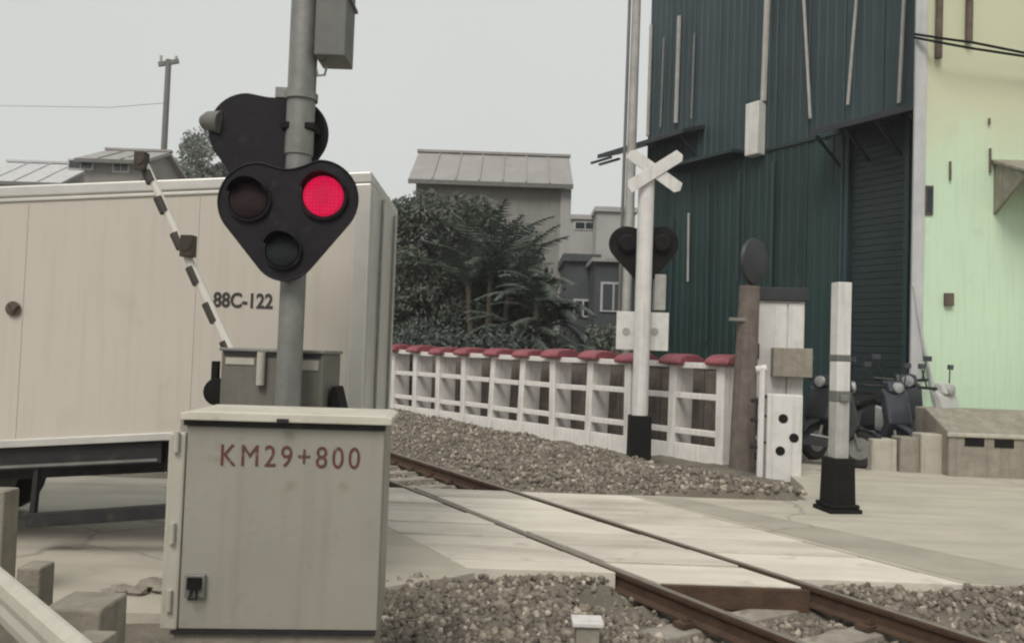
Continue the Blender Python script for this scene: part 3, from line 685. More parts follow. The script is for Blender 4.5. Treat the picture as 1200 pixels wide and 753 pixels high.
for f_ in (.12, .9):
    c = b0.lerp(b1, f_) - out_ * .06
    MB().span(c.x - .05, c.x + .05, c.y - .05, c.y + .05, -.2, bz + .06).build("post", m_conc, gr, world=True, bevel=.008)
def stub(px0, px1, pyt, Y, label, dep=.14):
    a = at(px0, pyt, Y); b = at(px1, pyt, Y); z = at((px0 + px1) / 2, pyt, Y).z
    o = MB().box((0, 0, (z - .25) / 2), (b.x - a.x, dep, z + .25), taper=.96).build("concrete_post", m_conc, bevel=.012)
    o.location = ((a.x + b.x) / 2, Y, 0); tag(o, label, "post", "stubby concrete posts by the guard beam"); return o
stub(28, 57, 660, 4.05, "narrow stubby concrete post just behind the guard beam")
stub(68, 136, 702, 3.3, "wide squat concrete post between the guard beam and cabinet", .24)
stub(-40, 16, 572, 4.9, "tall grey concrete post cut by the picture edge beside the truck", .16)
# small capped stub in the ballast
p = ground(687, 765, -.05); 
mk = thing("ballast_marker", "small concrete marker stub with white cap standing in the ballast", "marker", (p.x, p.y, 0))
mw = 36 * p.y / F; mz = at(687, 726, p.y).z
MB().box((0, 0, (mz - .3) / 2 - .012), (mw * .8, mw * .7, mz + .28), taper=.92).build("stub", m_conc, mk, bevel=.008)
MB().box((0, 0, mz - .006), (mw, mw * .85, .026)).build("cap", m_white, mk, bevel=.006)

# ------------------------------------------------------------------ white concrete fence
FA, FB = Vector((3.3, 12.5, 0)), Vector((-2.8, 19.6, 0))
fd = (FB - FA); fl = fd.length; fd.normalize(); fang = math.atan2(fd.y, fd.x)
fence = thing("white_fence", "white concrete fence with red-capped posts along the far side of the track", "fence", FA, fang)
NB = 13; bay = fl / 10
fn_ = Vector((-fd.y, fd.x, 0)); sg = 1.0
if fn_.y < 0: fn_ = -fn_; sg = -1.0
fpost = None
for i in range(NB + 1):
    if fpost is None:
        fpost = MB().box((0, sg * .17, .52), (.15, .46, 1.9)).build("post", m_fence, fence, bevel=.012)
        cap = MB().prism([(-.36, 0), (.36, 0), (.365, .06), (.3, .12), (.17, .165), (0, .18), (-.17, .165), (-.3, .12), (-.365, .06)], lambda a, b, d: (d, sg * .17 + a, 1.475 + b), -.22, .22).build("red_cap", m_reddome, fpost, bevel=.03)
        o = fpost
    else:
        o = copy_tree(fpost, fence)
    o.location = (i * bay, 0, random.uniform(-.02, .02)); o.rotation_euler = (random.uniform(-.025, .025), random.uniform(-.02, .02), random.uniform(-.06, .06))
rl = [MB().box((bay / 2, 0, 0), (bay - .16, .09, .095)).build("rail", m_fence, fence, bevel=.01), None]
kb = MB().box((bay / 2, .02, 0), (bay - .165, .06, .3)).build("base_board", m_fence, fence, bevel=.008)
first = True
for i in range(NB):
    for z in (1.47, .98, .42):
        o = rl[0] if first else rl[0].copy()
        if not first: COL.objects.link(o); o.parent = fence
        o.location = (i * bay, 0, z + random.uniform(-.012, .012)); o.rotation_euler = (0, random.uniform(-.008, .008), 0); first = False
    o = kb if i == 0 else kb.copy()
    if i: COL.objects.link(o); o.parent = fence
    o.location = (i * bay, 0, .06 + random.uniform(-.01, .01))
# added dark brown backing standing in for the shadowed background behind the posts
scr = thing("shade_backing", "added low dark brown backing standing for shade behind the red-capped white fence", "fence", FA + fn_ * .85, fang)
sp = MB().span(.01, bay - .01, -.02, .02, -.3, 1.42).box((bay * .3, -.03, .56), (.05, .04, 1.7)).box((bay * .7, -.03, .56), (.05, .04, 1.7)).build("shade_backing_sheet", m_pbrown, scr)
for i in range(1, NB):
    o = sp.copy(); COL.objects.link(o); o.parent = scr; o.location = (i * bay, 0, random.uniform(-.03, .02))
MB().span(0, bay * NB, -.05, .05, 1.425, 1.48).build("backing_top_rail", m_rust, scr)

# ------------------------------------------------------------------ far crossbuck post
QY = 12.4
qb = at(748.5, 527, QY); QX = qb.x; qz = qb.z
def ql(px, py, dy=0): p = at(px, py, QY + dy); return p.x - QX, p.z
cbk = thing("crossbuck_signal", "tall white crossbuck post with black foot and heart-shaped signal board turned away", "signal", (QX, QY, 0))
MB().tube([(0, 0, .2), (0, 0, ql(757, 205)[1])], .125, 20).build("post", m_white, cbk, smooth=True)
zb2 = ql(748, 486)[1]
MB().box((0, 0, (zb2 - .25) / 2), (.34, .34, zb2 + .25), taper=.95).build("black_foot", m_basebk, cbk, bevel=.02)
czx, czz = ql(764, 203)
cz_b = MB()
arm_a = math.atan2(42, 62)
for s_ in (-1, 1):
    dirv = Vector((math.cos(arm_a), 0, s_ * math.sin(arm_a)))
    nb_ = dirv.cross(Vector((0, 1, 0))); L2 = .49; h2 = .095
    c = Vector((czx + .02, -.16 - (.02 if s_ > 0 else 0), czz))
    MB().prism([(-L2, -h2), (L2 - .06, -h2), (L2, -h2 * .2), (L2 - .04, h2), (-L2 + .06, h2), (-L2, h2 * .2)], lambda a, b, d: tuple(c + dirv * a + nb_ * b + Vector((0, d, 0))), 0, .018).build("crossbuck_arm", m_white, cbk, bevel=.003)
bh = MB(); ck = QY / F
circ = [(*ql(736, 284), 21 * ck), (*ql(777, 284), 21 * ck), (*ql(757, 322), 11 * ck)]
hb = notch(hull(circ), 0, 0, .05, max(c[1] + c[2] for c in circ))
hbo = MB().prism(hb, lambda a, b, d: (a, d, b), .15, .185).build("signal_board", m_basebk, cbk, bevel=.006)
for (x, y) in ((737, 284), (777, 284)):
    lx2, lz2 = ql(x, y)
    MB().lathe([(.11, .06), (.15, .1), (.15, .152)], (lx2, 0, lz2), 20, 'Y').build("lamp_case", m_basebk, hbo, smooth=True)
    MB().lathe([(.16, .183), (.16, .33), (.15, .33), (.14, .2)], (lx2, 0, lz2), 20, 'Y').build("lamp_tube", m_basebk, hbo, smooth=True)
MB().box((0, .1, ql(757, 284)[1]), (.5, .06, .06)).build("cross_bracket", m_basebk, cbk)
x0_, z0_ = ql(723, 409); x1_, z1_ = ql(786, 366)
MB().span(x0_, x1_, .13, .16, z0_, z1_).build("notice_board", m_white, cbk, bevel=.006)
for (x, y) in ((735, 388), (769, 388)):
    xx, zz = ql(x, y); MB().lathe([(.06, .122), (.06, .13)], (xx, 0, zz), 16, 'Y').build("notice_mark", m_barrel, cbk)
xx, zz = ql(775, 340); 
MB().span(xx - .08, xx + .1, .14, .3, zz - .3, zz + .26).build("terminal_box", m_pipe, cbk, bevel=.01)

# ------------------------------------------------------------------ white marker post with bands, right
KY = 8.6
kp = ground(981, 598); KX = kp.x; KY = kp.y
def kl(px, py): p = at(px, py, KY); return p.x - KX, p.z
wp = thing("banded_post", "white square post with dark bands and black foot beside the road", "post", (KX, KY, 0), R(8))
wz = [kl(983, y)[1] for y in (598, 541, 470, 458, 423, 416, 331)]
MB().box((0, 0, (wz[0] + wz[1]) / 2), (.28, .28, wz[1] - wz[0] + .1), taper=.9).build("black_foot", m_basebk, wp, bevel=.015)
MB().box((0, 0, .02), (.37, .37, .05)).box((.0, 0, .07), (.33, .33, .04)).build("foot_plate", m_basebk, wp, bevel=.01)
for (a_, b_, m_, ww) in ((1, 2, m_pipe, .155), (2, 3, m_grey, .165), (3, 4, m_white, .155), (4, 5, m_grey, .165), (5, 6, m_white, .155)):
    MB().box((0, 0, (wz[a_] + wz[b_]) / 2), (ww, ww, wz[b_] - wz[a_])).build("dark_band" if m_ is m_grey else "post_section", m_, wp, bevel=.008)
MB().box((0, -.09, kl(983, 466)[1]), (.09, .04, .07)).build("clamp", m_galv, wp, bevel=.008)

# ------------------------------------------------------------------ rusty pole with dark disc
RY = 12.1
def pl(px, py, Y, X0): p = at(px, py, Y); return p.x - X0, p.z
rb = at(869, 545, RY); RXp = rb.x
rp_ = thing("rusty_pole", "rust brown pole with dark round head at the end of the fence", "pole", (RXp, RY, 0))
MB().tube([(0, 0, -.3), (.02, 0, 1.2), (.06, 0, at(874, 335, RY).z)], [.19, .17, .15], 14).build("pole", m_pbrown, rp_, smooth=True)
cxh, czh = pl(884, 307, RY, RXp)
MB().lathe([(.02, -.12), (.2, -.1), (.34, -.04), (.36, .0), (.35, .02)], (0, 0, 0), 24, 'Y').build("round_head", m_awn, rp_, smooth=True)
rh = rp_.children[-1]; rh.location = (cxh, 0, czh); rh.rotation_euler = (0, 0, R(40)); rh.scale = (1, 1, 1.02)
MB().bar((.06, 0, czh - .5), (cxh, 0, czh - .1), .06, .06).build("head_bracket", m_rust, rp_)
MB().box((-.12, -.1, at(880, 375, RY).z), (.3, .08, .05)).build("cross_bracket", m_galv, rp_)

# ------------------------------------------------------------------ grey-white equipment hut with dark cap
UY = 12.9
ux0, ux1 = at(879, 440, UY).x, at(941, 440, UY).x
uz = at(912, 352, UY).z; ut = at(912, 337, UY).z
ub = thing("equipment_cabinet", "tall pale double-door equipment cabinet with dark cap beside the rusty pole", "cabinet", ((ux0 + ux1) / 2, UY, 0), R(-6))
uw = (ux1 - ux0) / 2
MB().span(-uw, uw, .03, .6, -.1, uz).build("body", m_white, ub, bevel=.01)
MB().span(-uw + .02, .14, 0, .03, .2, uz - .04).build("door", m_white, ub, bevel=.008)
MB().span(.165, uw - .02, 0, .03, .2, uz - .04).build("door", m_white, ub, bevel=.008)
MB().span(-uw - .05, uw + .04, -.06, .66, uz, ut).build("cap", m_awn, ub, bevel=.01)
MB().span(-uw + .08, -uw + .14, -.03, 0, uz - .95, uz - .7).build("handle", m_dark, ub)
MB().span(-.1, .5, -.22, -.02, at(912, 415, UY).z - .35, at(912, 400, UY).z - .1).build("meter_box", m_conc, ub, bevel=.01)

# white end block with three black holes
VY = 11.3
vx0, vx1 = at(899, 520, VY).x, at(922, 520, VY).x
vb0 = thing("holed_block", "white block with round black holes standing before the pale equipment cabinet", "block", ((vx0 + vx1) / 2 + .1, VY, 0), R(-10))
vz = at(910, 462, VY).z; hwv = .24
MB().box((0, .15, vz / 2 - .05), (hwv * 2, .3, vz + .1)).build("body", m_white, vb0, bevel=.015)
for dx, py in ((-.02, 490), (-.05, 528), (.13, 512)):
    zz = at(912, py, VY).z
    MB().lathe([(.065, -.006), (.065, .01)], (dx, 0, zz), 16, 'Y').build("hole", m_basebk, vb0)
ez = at(892, 432, VY).z
MB().span(-hwv - .12, -hwv - .04, -.03, .06, -.1, ez).build("edge_post", m_white, vb0, bevel=.01)
MB().tube([(-hwv - .16, .02, ez - .02), (-hwv - .02, .02, ez + .01)], .055, 12).build("post_knob", m_white, vb0, smooth=True)
for zz in (.38, .75, 1.02):
    MB().box((-hwv - .17, .02, zz), (.1, .08, .06)).build("side_clamp", m_dark, vb0, bevel=.008)
    MB().tube([(-hwv - .06, .02, zz + .06), (-hwv + .03, .05, zz + .06)], .02, 8).build("side_clamp", m_dark, vb0)

# ------------------------------------------------------------------ scooters parked by the building
def make_scooter(name, label, pm, X, Y, rz, s_=1.0):
    t = thing(name, label, "scooter", (X, Y, 0), rz, "scooters parked by the green building")
    def P(m): m.v = [(x * s_, y * s_, z * s_) for x, y, z in m.v]; return m
    for x in (-.62, .62):
        wv = P(MB().lathe([(.13, -.045), (.22, -.05), (.25, -.025), (.25, .025), (.22, .05), (.13, .045)], (x, 0, .25), 22, 'Y')).build("wheel", m_tyre, t, smooth=True)
        P(MB().lathe([(.14, -.05), (.1, -.03), (.03, -.055), (.03, .055), (.1, .03), (.14, .05)], (x, 0, .25), 18, 'Y')).build("rim", m_galv, wv, smooth=True)
    P(MB().prism([(-.85, .55), (-.8, .72), (-.5, .76), (-.15, .66), (-.05, .3), (.35, .27), (.4, .32), (.05, .36), (-.1, .26), (-.45, .3), (-.7, .45)], lambda a, b, d: (a, d, b), -.14, .14)).build("body", pm, t, bevel=.04)
    P(MB().prism([(-.82, .74), (-.75, .83), (-.4, .84), (-.1, .78), (-.08, .7), (-.45, .74)], lambda a, b, d: (a, d, b), -.13, .13)).build("seat", m_seat, t, bevel=.03)
    P(MB().prism([(.36, .28), (.46, .3), (.62, .55), (.52, .95), (.42, 1.02), (.4, .9), (.48, .55)], lambda a, b, d: (a, d, b), -.19, .19)).build("front_shield", pm, t, bevel=.04)
    P(MB().prism([(.4, .5), (.55, .56), (.86, .44), (.9, .34), (.8, .46), (.55, .5)], lambda a, b, d: (a, d, b), -.07, .07)).build("front_mudguard", pm, t, bevel=.02)
    P(MB().tube([(.62, .06, .25), (.5, .06, .6)], .022, 8).tube([(.62, -.06, .25), (.5, -.06, .6)], .022, 8)).build("fork", m_galv, t)
    P(MB().tube([(.3, -.34, 1.04), (.42, -.12, 1.03), (.42, .12, 1.03), (.3, .34, 1.04)], .02, 8)).build("handlebar", m_seat, t, smooth=True)
    P(MB().prism([(.36, .98), (.55, .96), (.5, 1.1), (.38, 1.12)], lambda a, b, d: (a, d, b), -.13, .13)).build("headlamp_cowl", pm, t, bevel=.03)
    P(MB().lathe([(.075, .515), (.07, .56), (.03, .575)], (0, 0, 1.02), 16, 'X')).build("headlamp", m_clear, t, smooth=True)
    for y in (-.25, .25):
        mr = P(MB().tube([(.36, y, 1.05), (.33, y * 1.25, 1.28)], .009, 6)).build("mirror", m_seat, t)
        P(MB().box((.33, y * 1.3, 1.32), (.03, .11, .07))).build("mirror_glass", m_scoot_p, mr, bevel=.01)
    P(MB().box((-.84, 0, .66), (.06, .16, .07))).build("tail_lamp", m_reddome, t, bevel=.01)
    P(MB().tube([(-.1, -.16, .24), (-.55, -.2, .28), (-.85, -.2, .34)], [.03, .05, .05], 10)).build("exhaust", m_galv, t, smooth=True)
    return t
c = at(945, 560, 12.6); make_scooter("parked_scooter", "dark scooter parked between the pale cabinet and banded post", m_scoot_d, c.x, 12.6, R(-20), 1.2)
c = at(1018, 560, 13.55); make_scooter("parked_scooter", "slate grey scooter with round headlamp parked before the dark green shutter", m_scoot_p, c.x, 13.55, R(-75), 1.2)
c = at(1068, 560, 13.3); make_scooter("parked_scooter", "white scooter parked at the corner of the mint building", m_scoot_w, c.x, 13.3, R(-60), 1.2)
c = at(990, 560, 13.6); make_scooter("parked_scooter", "black scooter half hidden behind the banded post", m_scoot_d, c.x, 13.6, R(-150), 1.25)
c = at(1043, 560, 14.2); make_scooter("parked_scooter", "black scooter seen between the slate and white scooters", m_scoot_d, c.x, 14.2, R(-95), 1.3)
# concrete blocks and planter at the right
for i, (a_, b_, yt, Y, lab, m_) in enumerate([(1022, 1052, 514, 12.1, "narrow pale concrete block in front of the slate scooter", m_concl), (1055, 1078, 512, 12.05, "darker grey concrete block between two pale blocks", m_conc), (1080, 1112, 508, 12.0, "pale concrete block next to the slotted planter", m_concl)]):
    x0, x1 = at(a_, 530, Y).x, at(b_, 530, Y).x; z = at(a_, yt, Y).z
    o = MB().box((0, .16, z / 2 - .05), (x1 - x0, .32, z + .1), taper=.97).build("concrete_block", m_, bevel=.02)
    o.location = (x0 / 2 + x1 / 2, Y, 0); tag(o, lab, "block", "concrete blocks by the scooters")
PYY = 11.8
px0, px1 = at(1112, 530, PYY).x, 12.0
pz1 = at(1150, 508, PYY).z; pz2 = at(1150, 479, PYY + .9).z
pl_ = thing("slotted_planter", "long low concrete planter with sloping top and dark slots below the mint wall", "planter", (px0, PYY, 0), R(-2))
Lp = px1 - px0
MB().prism([(0, -.1), (0, pz1), (.75, pz2), (1.1, pz2), (1.1, -.1)], lambda a, b, d: (d, a, b), 0, Lp).build("body", m_conc, pl_, bevel=.02)
MB().span(-.03, Lp, -.035, .02, pz1 - .055, pz1 + .005).build("coping", m_concl, pl_, bevel=.012)
for px in (1142, 1176, 1212, 1250):
    sx = at(px, 528, PYY).x - px0; sz = at(px, 517 + (px - 1142) * .05, PYY).z
    MB().span(sx - .15, sx + .13, -.008, .01, sz - .07, sz + .05).build("slot", m_basebk, pl_)

# ------------------------------------------------------------------ teal green clad building
SG = 15.0
def face(px, py, s=SG):
    d = ray(px, py); k = s / (d.x * NV.x + d.y * NV.y); p = Vector((d.x * k, d.y * k, EYE + d.z * k))
    return p
O = face(752, 400); tO = O.x * DV.x + O.y * DV.y
green = thing("green_clad_building", "tall dark teal metal-clad building behind the fence and crossbuck", "building", st(SG, tO, 0), TH - R(90))
def gf(px, py, s=SG):
    p = face(px, py, s); return tO - (p.x * DV.x + p.y * DV.y), p.z
GX1 = gf(1066, 300)[0] + 2.6; GH = 14.0
zs = (gf(850, 190)[1] + gf(960, 160)[1]) / 2
MB().span(.02, GX1, .12, 9, -.2, GH).build("core_wall", m_teald, green)
dx0, dx1 = gf(992, 300)[0], gf(1062, 300)[0]; dzt = gf(1020, 165)[1]
def ribbed(x0, x1, z0, z1, m, name, ribs=4):
    b = MB(); pr = [(x0, 0)]
    wd = (x1 - x0) / ribs
    for i in range(ribs):
        a = x0 + i * wd
        pr += [(a + wd * .55, 0), (a + wd * .66, -.022), (a + wd * .88, -.022), (a + wd * .99, 0)]
    n = len(pr)
    b.v = [(x, y, z0) for x, y in pr] + [(x, y, z1) for x, y in pr]
    b.f = [(i, i + 1, i + 1 + n, i + n) for i in range(n - 1)]
    bk = len(b.v)
    b.add([(x0, .1, z0), (x1, .1, z0), (x1, .1, z1), (x0, .1, z1)], [(0, 3, 2, 1)])
    return b.build(name, m, green, recalc=False)
def tones(name, c, st_):
    return [mat(name, tuple(v * k for v in c), tuple(v * k * .75 for v in c), 0.8, .55, 0, streak=st_, sc=.5, spots=(0.055, 0.056, 0.046), spot_scale=2.6, spot_amt=.3) for k in (.86, 1.0, 1.14)]
TL = tones("teal_green_sheet", (0.016, 0.043, 0.04), (0.033, 0.058, 0.055)); TU = tones("blue_green_sheet", (0.034, 0.058, 0.067), (0.065, 0.08, 0.082))
x = 0.0; i = 0
while x < GX1 - .1:
    x1 = min(x + .92, GX1)
    ribbed(x + .008, x1 - .008, zs + .02, GH, random.choice(TU), "upper_cladding_sheet")
    if x1 <= dx0 + .02 or x >= dx1 - .02:
        ribbed(x + .008, x1 - .008, -.1, zs, random.choice(TL), "lower_cladding_sheet")
    else:
        if x < dx0: ribbed(x + .008, dx0 - .008, -.1, zs, random.choice(TL), "lower_cladding_sheet", 2)
        if x1 > dx1: ribbed(dx1 + .008, x1 - .008, -.1, zs, random.choice(TL), "lower_cladding_sheet", 2)
    x = x1
# shutter opening
sh = MB()
for i in range(70):
    z = i * .14
    if z > dzt: break
    MB().box(((dx0 + dx1) / 2, .09, z + .07), (dx1 - dx0 - .1, .03, .128)).build("shutter_slat", m_teald, green)
MB().span(dx0 - .06, dx0 + .04, -.05, .12, 0, zs).build("shutter_jamb", m_tealu, green)
MB().span(dx1 - .04, dx1 + .06, -.05, .12, 0, zs).build("shutter_jamb", m_tealu, green)
MB().span(0, GX1, -.05, .04, zs - .03, zs + .03).build("joint_flashing", m_teald, green)
# vertical battens and pipes
def vline(pxa, pya, pxb, pyb, r, m, name, off=.06):
    a, b = gf(pxa, pya), gf(pxb, pyb)
    MB().tube([(a[0], -off, a[1]), (b[0], -off, b[1])], r, 8).build(name, m, green, smooth=True)
vline(765, 30, 761, 160, .05, m_pipe, "downpipe"); vline(798, 20, 794, 145, .06, m_pipe, "downpipe")
vline(780, 45, 776, 150, .03, m_galv, "batten"); vline(816, 40, 812, 140, .025, m_galv, "batten")
vline(905, -60, 898, 120, .075, m_pipe, "conduit", .1); vline(809, 250, 808, 330, .03, m_pipe, "batten")
vline(942, -60, 953, 140, .035, m_pipe, "stay_rod", .1); vline(1012, -60, 997, 124, .035, m_pipe, "stay_rod", .1); vline(1066, -60, 1057, 122, .04, m_pipe, "stay_rod", .1)
vline(790, 255, 786, 400, .03, m_tealu, "batten"); vline(832, 215, 830, 400, .03, m_tealu, "batten"); vline(868, 200, 866, 330, .03, m_tealu, "batten"); vline(908, 190, 905, 340, .04, m_tealu, "batten"); vline(990, 160, 985, 400, .04, m_tealu, "batten")
a, b = gf(882, 186), gf(899, 120)
MB().span(a[0], b[0], -.3, -.02, a[1], b[1]).build("lamp_box", m_white, green, bevel=.03)
# ledge over the lower storey
a, b = gf(792, 186), gf(876, 190)
MB().span(a[0], b[0], -.55, 0, zs - .0, zs + .1).build("ledge", m_teald, green, bevel=.01)
# awnings
def awning(pa, pb, s_front, name, label_parts=True, th=.14, drop=.25):
    a, b = gf(*pa, s_front), gf(*pb, s_front); d = s_front - SG
    z = (a[1] + b[1]) / 2
    aw = MB().prism([(d, z - .06), (d, z + .06), (0, z + drop + .06), (0, z + drop - .06)], lambda q, r_, e: (e, q, r_), a[0], b[0]).build(name, m_awn, green, bevel=.008)
    n = max(3, int(abs(b[0] - a[0]) / .9))
    for i in range(n + 1):
        xx = a[0] + (b[0] - a[0]) * (i + .15) / (n + .3)
        if xx < .1: continue
        MB().bar((xx, d + .05, z - .08), (xx, -.02, z - .62), .05, .05).build("awning_bracket", m_awn, aw)
    return aw, a, b, z
aw, a, b, z = awning((700, 181), (800, 156), 14.2, "left_awning")
for dy in (-.75, -.45):
    MB().bar((a[0] - .35, dy, z - .12), (a[0] + .6, dy, z - .12), .06, .06).build("purlin_end", m_awn, aw)
awning((950, 155), (1070, 126), 14.1, "shutter_awning", drop=.3)

# ------------------------------------------------------------------ mint and cream plaster building
MYY = 14.0
mc = at(1068, 300, MYY); MX = mc.x
mint = thing("mint_building", "pale mint green and cream plastered building at the right edge", "building", (MX, MYY, 0), R(-1.5))
def ml(px, py): p = at(px, py, MYY); return p.x - MX, p.z
zsp = ml(1150, 165)[1]
m_two = mat("mint_to_cream_plaster", (0.61, 0.78, 0.575), (0.57, 0.73, 0.54), 0.5, 0.85, 0.15, 14, streak=(0.47, 0.54, 0.42), sc=0.4, spots=(0.42, 0.43, 0.34), spot_scale=2.2, spot_amt=0.2, upper=(zsp - .1, (0.6, 0.615, 0.44)))
MB().prism([(0, -.2), (14, -.2), (14, 12), (0, 12)], lambda a, b, d: (a + d * 1.64, d, b), 0, 5).build("wall", m_two, mint)
MB().span(-.0, .2, -.05, .02, -.1, 12).build("corner_trim", m_lav, mint, bevel=.01)
for px, yb in ((1097, 70), (1132, 52)):
    a = ml(px, yb)
    MB().tube([(a[0], -.07, a[1]), (a[0] + .02, -.07, 12)], .06, 10).build("downpipe", m_rust, mint, smooth=True)
for (px, y0, y1, w_) in ((1088, 218, 252, 10), (1077, 199, 216, 7)):
    a, b = ml(px - w_ / 2, y1), ml(px + w_ / 2, y0)
    f_ = MB().span(a[0], b[0], -.03, .03, a[1], b[1]).build("vent_frame", m_rust, mint, bevel=.006)
    MB().span(a[0] + .03, b[0] - .02, -.036, -.02, a[1] + .04, b[1] - .04).build("vent_pane", m_teald, f_)
a = ml(1110, 351)
sk = MB().box((a[0], -.04, a[1]), (.15, .08, .22)).build("socket_box", m_rust, mint, bevel=.01)
for px, y0, y1 in ((1112, 190, 212), (1158, 175, 203), (1157, 140, 147)):
    a, b = ml(px, y0), ml(px, y1); MB().tube([(a[0], -.03, a[1]), (b[0], -.03, b[1])], .02, 6).build("wall_hook", m_rust, mint)
pts = [ml(1066, 335), ml(1070, 365), ml(1076, 400), ml(1084, 440), ml(1090, 470)]
MB().tube([(p[0] + .05, -.06, p[1]) for p in pts], .03, 8).build("hanging_cable", m_lav, mint, smooth=True)
# window awning
a, b = ml(1160, 188), ml(1132, 210)
cz1, cz0 = ml(1180, 188)[1], ml(1180, 216)[1]
aw = MB().prism([(0, cz1), (-1.0, cz0 + .02), (-1.0, cz0 - .03), (0, cz1 - .06)], lambda q, r_, e: (e, q, r_), a[0], a[0] + 3.2).build("window_awning", m_conc, mint, bevel=.006)
for xx in (a[0] + .05, a[0] + 1.1, a[0] + 2.2):
    MB().prism([(0, cz1 - .07), (-.95, cz0 - .035), (0, cz0 - .55)], lambda q, r_, e: (e, q, r_), xx, xx + .05).build("awning_bracket", m_conc, aw)
wn = MB().span(a[0] + .5, a[0] + 2.6, -.02, .05, cz0 - 1.9, cz0 - .2).build("window", m_lav, mint) if False else None
# cables strung across the cream wall
for (ya, yb, yc) in ((40, 50, 62), (44, 57, 66)):
    pts = []
    for i, (px, py) in enumerate(((1071, ya), (1110, (ya + yb) / 2 + 1), (1140, yb), (1200, yc), (1260, yc + 4))):
        p = at(px, py, MYY - (.08 if i == 0 else .4)); pts.append(p)
    c = MB().tube(pts, .022, 6).build("overhead_cable", m_basebk, smooth=True)
    tag(c, "upper of two dark cables strung across the cream wall" if ya == 40 else "lower of two dark cables strung across the cream wall", "cable", "cables across the cream wall")

# ------------------------------------------------------------------ pale utility pole at the corner of the green building
UPY = 19.5
ub_ = at(728, 470, UPY)
up_ = thing("utility_pole", "pale slender utility pole rising beside the teal building's corner", "pole", (ub_.x, UPY, 0))
topz = 13.5
tx_ = at(742, 0, UPY).x - ub_.x
MB().tube([(.04, 0, -.1), (.1, 0, topz)], [.125, .1], 14).build("pole", m_pipe, up_, smooth=True)
MB().tube([(-.13, -.05, .5), (-.08, -.05, topz)], .04, 8).build("cable_duct", m_grey, up_, smooth=True)
MB().bar((-.8, 0, 12.6), (1.0, 0, 12.6), .1, .1).build("cross_arm", m_grey, up_)

# ------------------------------------------------------------------ distant buildings
HYY = 30.0
def house(name, label, pa, pb, Y, m_w, m_r, ridge_py, eave_py, depth, over=.35, gable_side=True, wins=()):
    xa, xb = at(pa, eave_py, Y).x, at(pb, eave_py, Y).x
    ze = at((pa + pb) / 2, eave_py, Y - over).z; zr = at((pa + pb) / 2, ridge_py, Y + depth / 2).z
    X0 = (xa + xb) / 2; hw_ = (xb - xa) / 2
    t = thing(name, label, "building", (X0, Y, 0))
    MB().prism([(0, -.2), (0, ze), (depth / 2, zr - .12), (depth, ze), (depth, -.2)], lambda q, r_, e: (e, q, r_), -hw_ + .15, hw_ - .15).build("wall", m_w, t)
    rf = MB().prism([(-over, ze - .02), (depth / 2, zr), (depth + over, ze - .02), (depth + over, ze - .16), (depth / 2, zr - .14), (-over, ze - .16)], lambda q, r_, e: (e, q, r_), -hw_ - .1, hw_ + .1).build("roof", m_r, t)
    MB().span(-hw_ - .1, hw_ + .1, -over - .08, -over, ze - .2, ze - .04).build("fascia", m_grey, rf)
    n = int(2 * hw_ / .8)
    for i in range(1, n):
        xx = -hw_ - .1 + (2 * hw_ + .2) * i / n
        MB().bar((xx, -over, ze + .01), (xx, depth / 2, zr + .03), .05, .05).build("roof_seam", m_r, rf)
    MB().bar((-hw_ - .15, depth / 2, zr + .03), (hw_ + .15, depth / 2, zr + .03), .3, .1).build("ridge_cap", m_r, rf)
    for (qa, qb, ra, rb_) in wins:
        x0, z1 = at(qa, ra, Y).x - X0, at(qa, ra, Y).z; x1, z0 = at(qb, rb_, Y).x - X0, at(qb, rb_, Y).z
        wf_ = MB().span(x0, x1, -.05, .05, z0, z1).build("window", m_lav, t)
        MB().span(x0 + .08, (x0 + x1) / 2 - .03, -.07, 0, z0 + .08, z1 - .08).build("pane", m_glass, wf_)
        MB().span((x0 + x1) / 2 + .03, x1 - .08, -.07, 0, z0 + .08, z1 - .08).build("pane", m_glass, wf_)
    return t
hs_ = house("gabled_house", "grey house with long pitched sheet roof rising behind the trees", 483, 668, 30, m_housew, m_roof, 181, 212, 5.0, wins=((500, 525, 255, 300),))
MB().span(at(655, 300, 30).x - hs_.location.x, at(667, 300, 30).x - hs_.location.x, -.1, .1, 0, at(660, 222, 30).z).build("corner_pilaster", m_far, hs_)
def flat(name, label, pa, pb, ytop, Y, m_w, depth=5, wins=(), m_cap=None, capth=.25):
    xa, xb = at(pa, ytop, Y).x, at(pb, ytop, Y).x; z = at((pa + pb) / 2, ytop, Y).z; X0 = (xa + xb) / 2; h_ = (xb - xa) / 2
    t = thing(name, label, "building", (X0, Y, 0))
    MB().span(-h_, h_, 0, depth, -.2, z - capth).build("wall", m_w, t)
    MB().span(-h_ - .12, h_ + .12, -.15, depth + .12, z - capth, z).build("roof_slab", m_cap or m_w, t)
    for (qa, qb, ra, rb_) in wins:
        x0, z1 = at(qa, ra, Y).x - X0, at(qa, ra, Y).z; x1, z0 = at(qb, rb_, Y).x - X0, at(qb, rb_, Y).z
        wf_ = MB().span(x0, x1, -.05, .05, z0, z1).build("window", m_lav, t)
        MB().span(x0 + .07, (x0 + x1) / 2 - .03, -.07, 0, z0 + .07, z1 - .07).build("pane", m_glass, wf_)
        MB().span((x0 + x1) / 2 + .03, x1 - .07, -.07, 0, z0 + .07, z1 - .07).build("pane", m_glass, wf_)
    return t
flat("pale_house", "small pale flat-roofed house with one dark window between grey house and crossbuck", 668, 702, 252, 44, m_far, wins=((673, 698, 259, 270),))
flat("pale_house", "taller pale plain house just left of the dark crossbuck board", 700, 745, 243, 42, m_far)
flat("slate_shed", "dark slate shed under the small pale houses", 664, 700, 298, 27, m_shed, wins=((672, 694, 350, 372),), m_cap=m_shed)
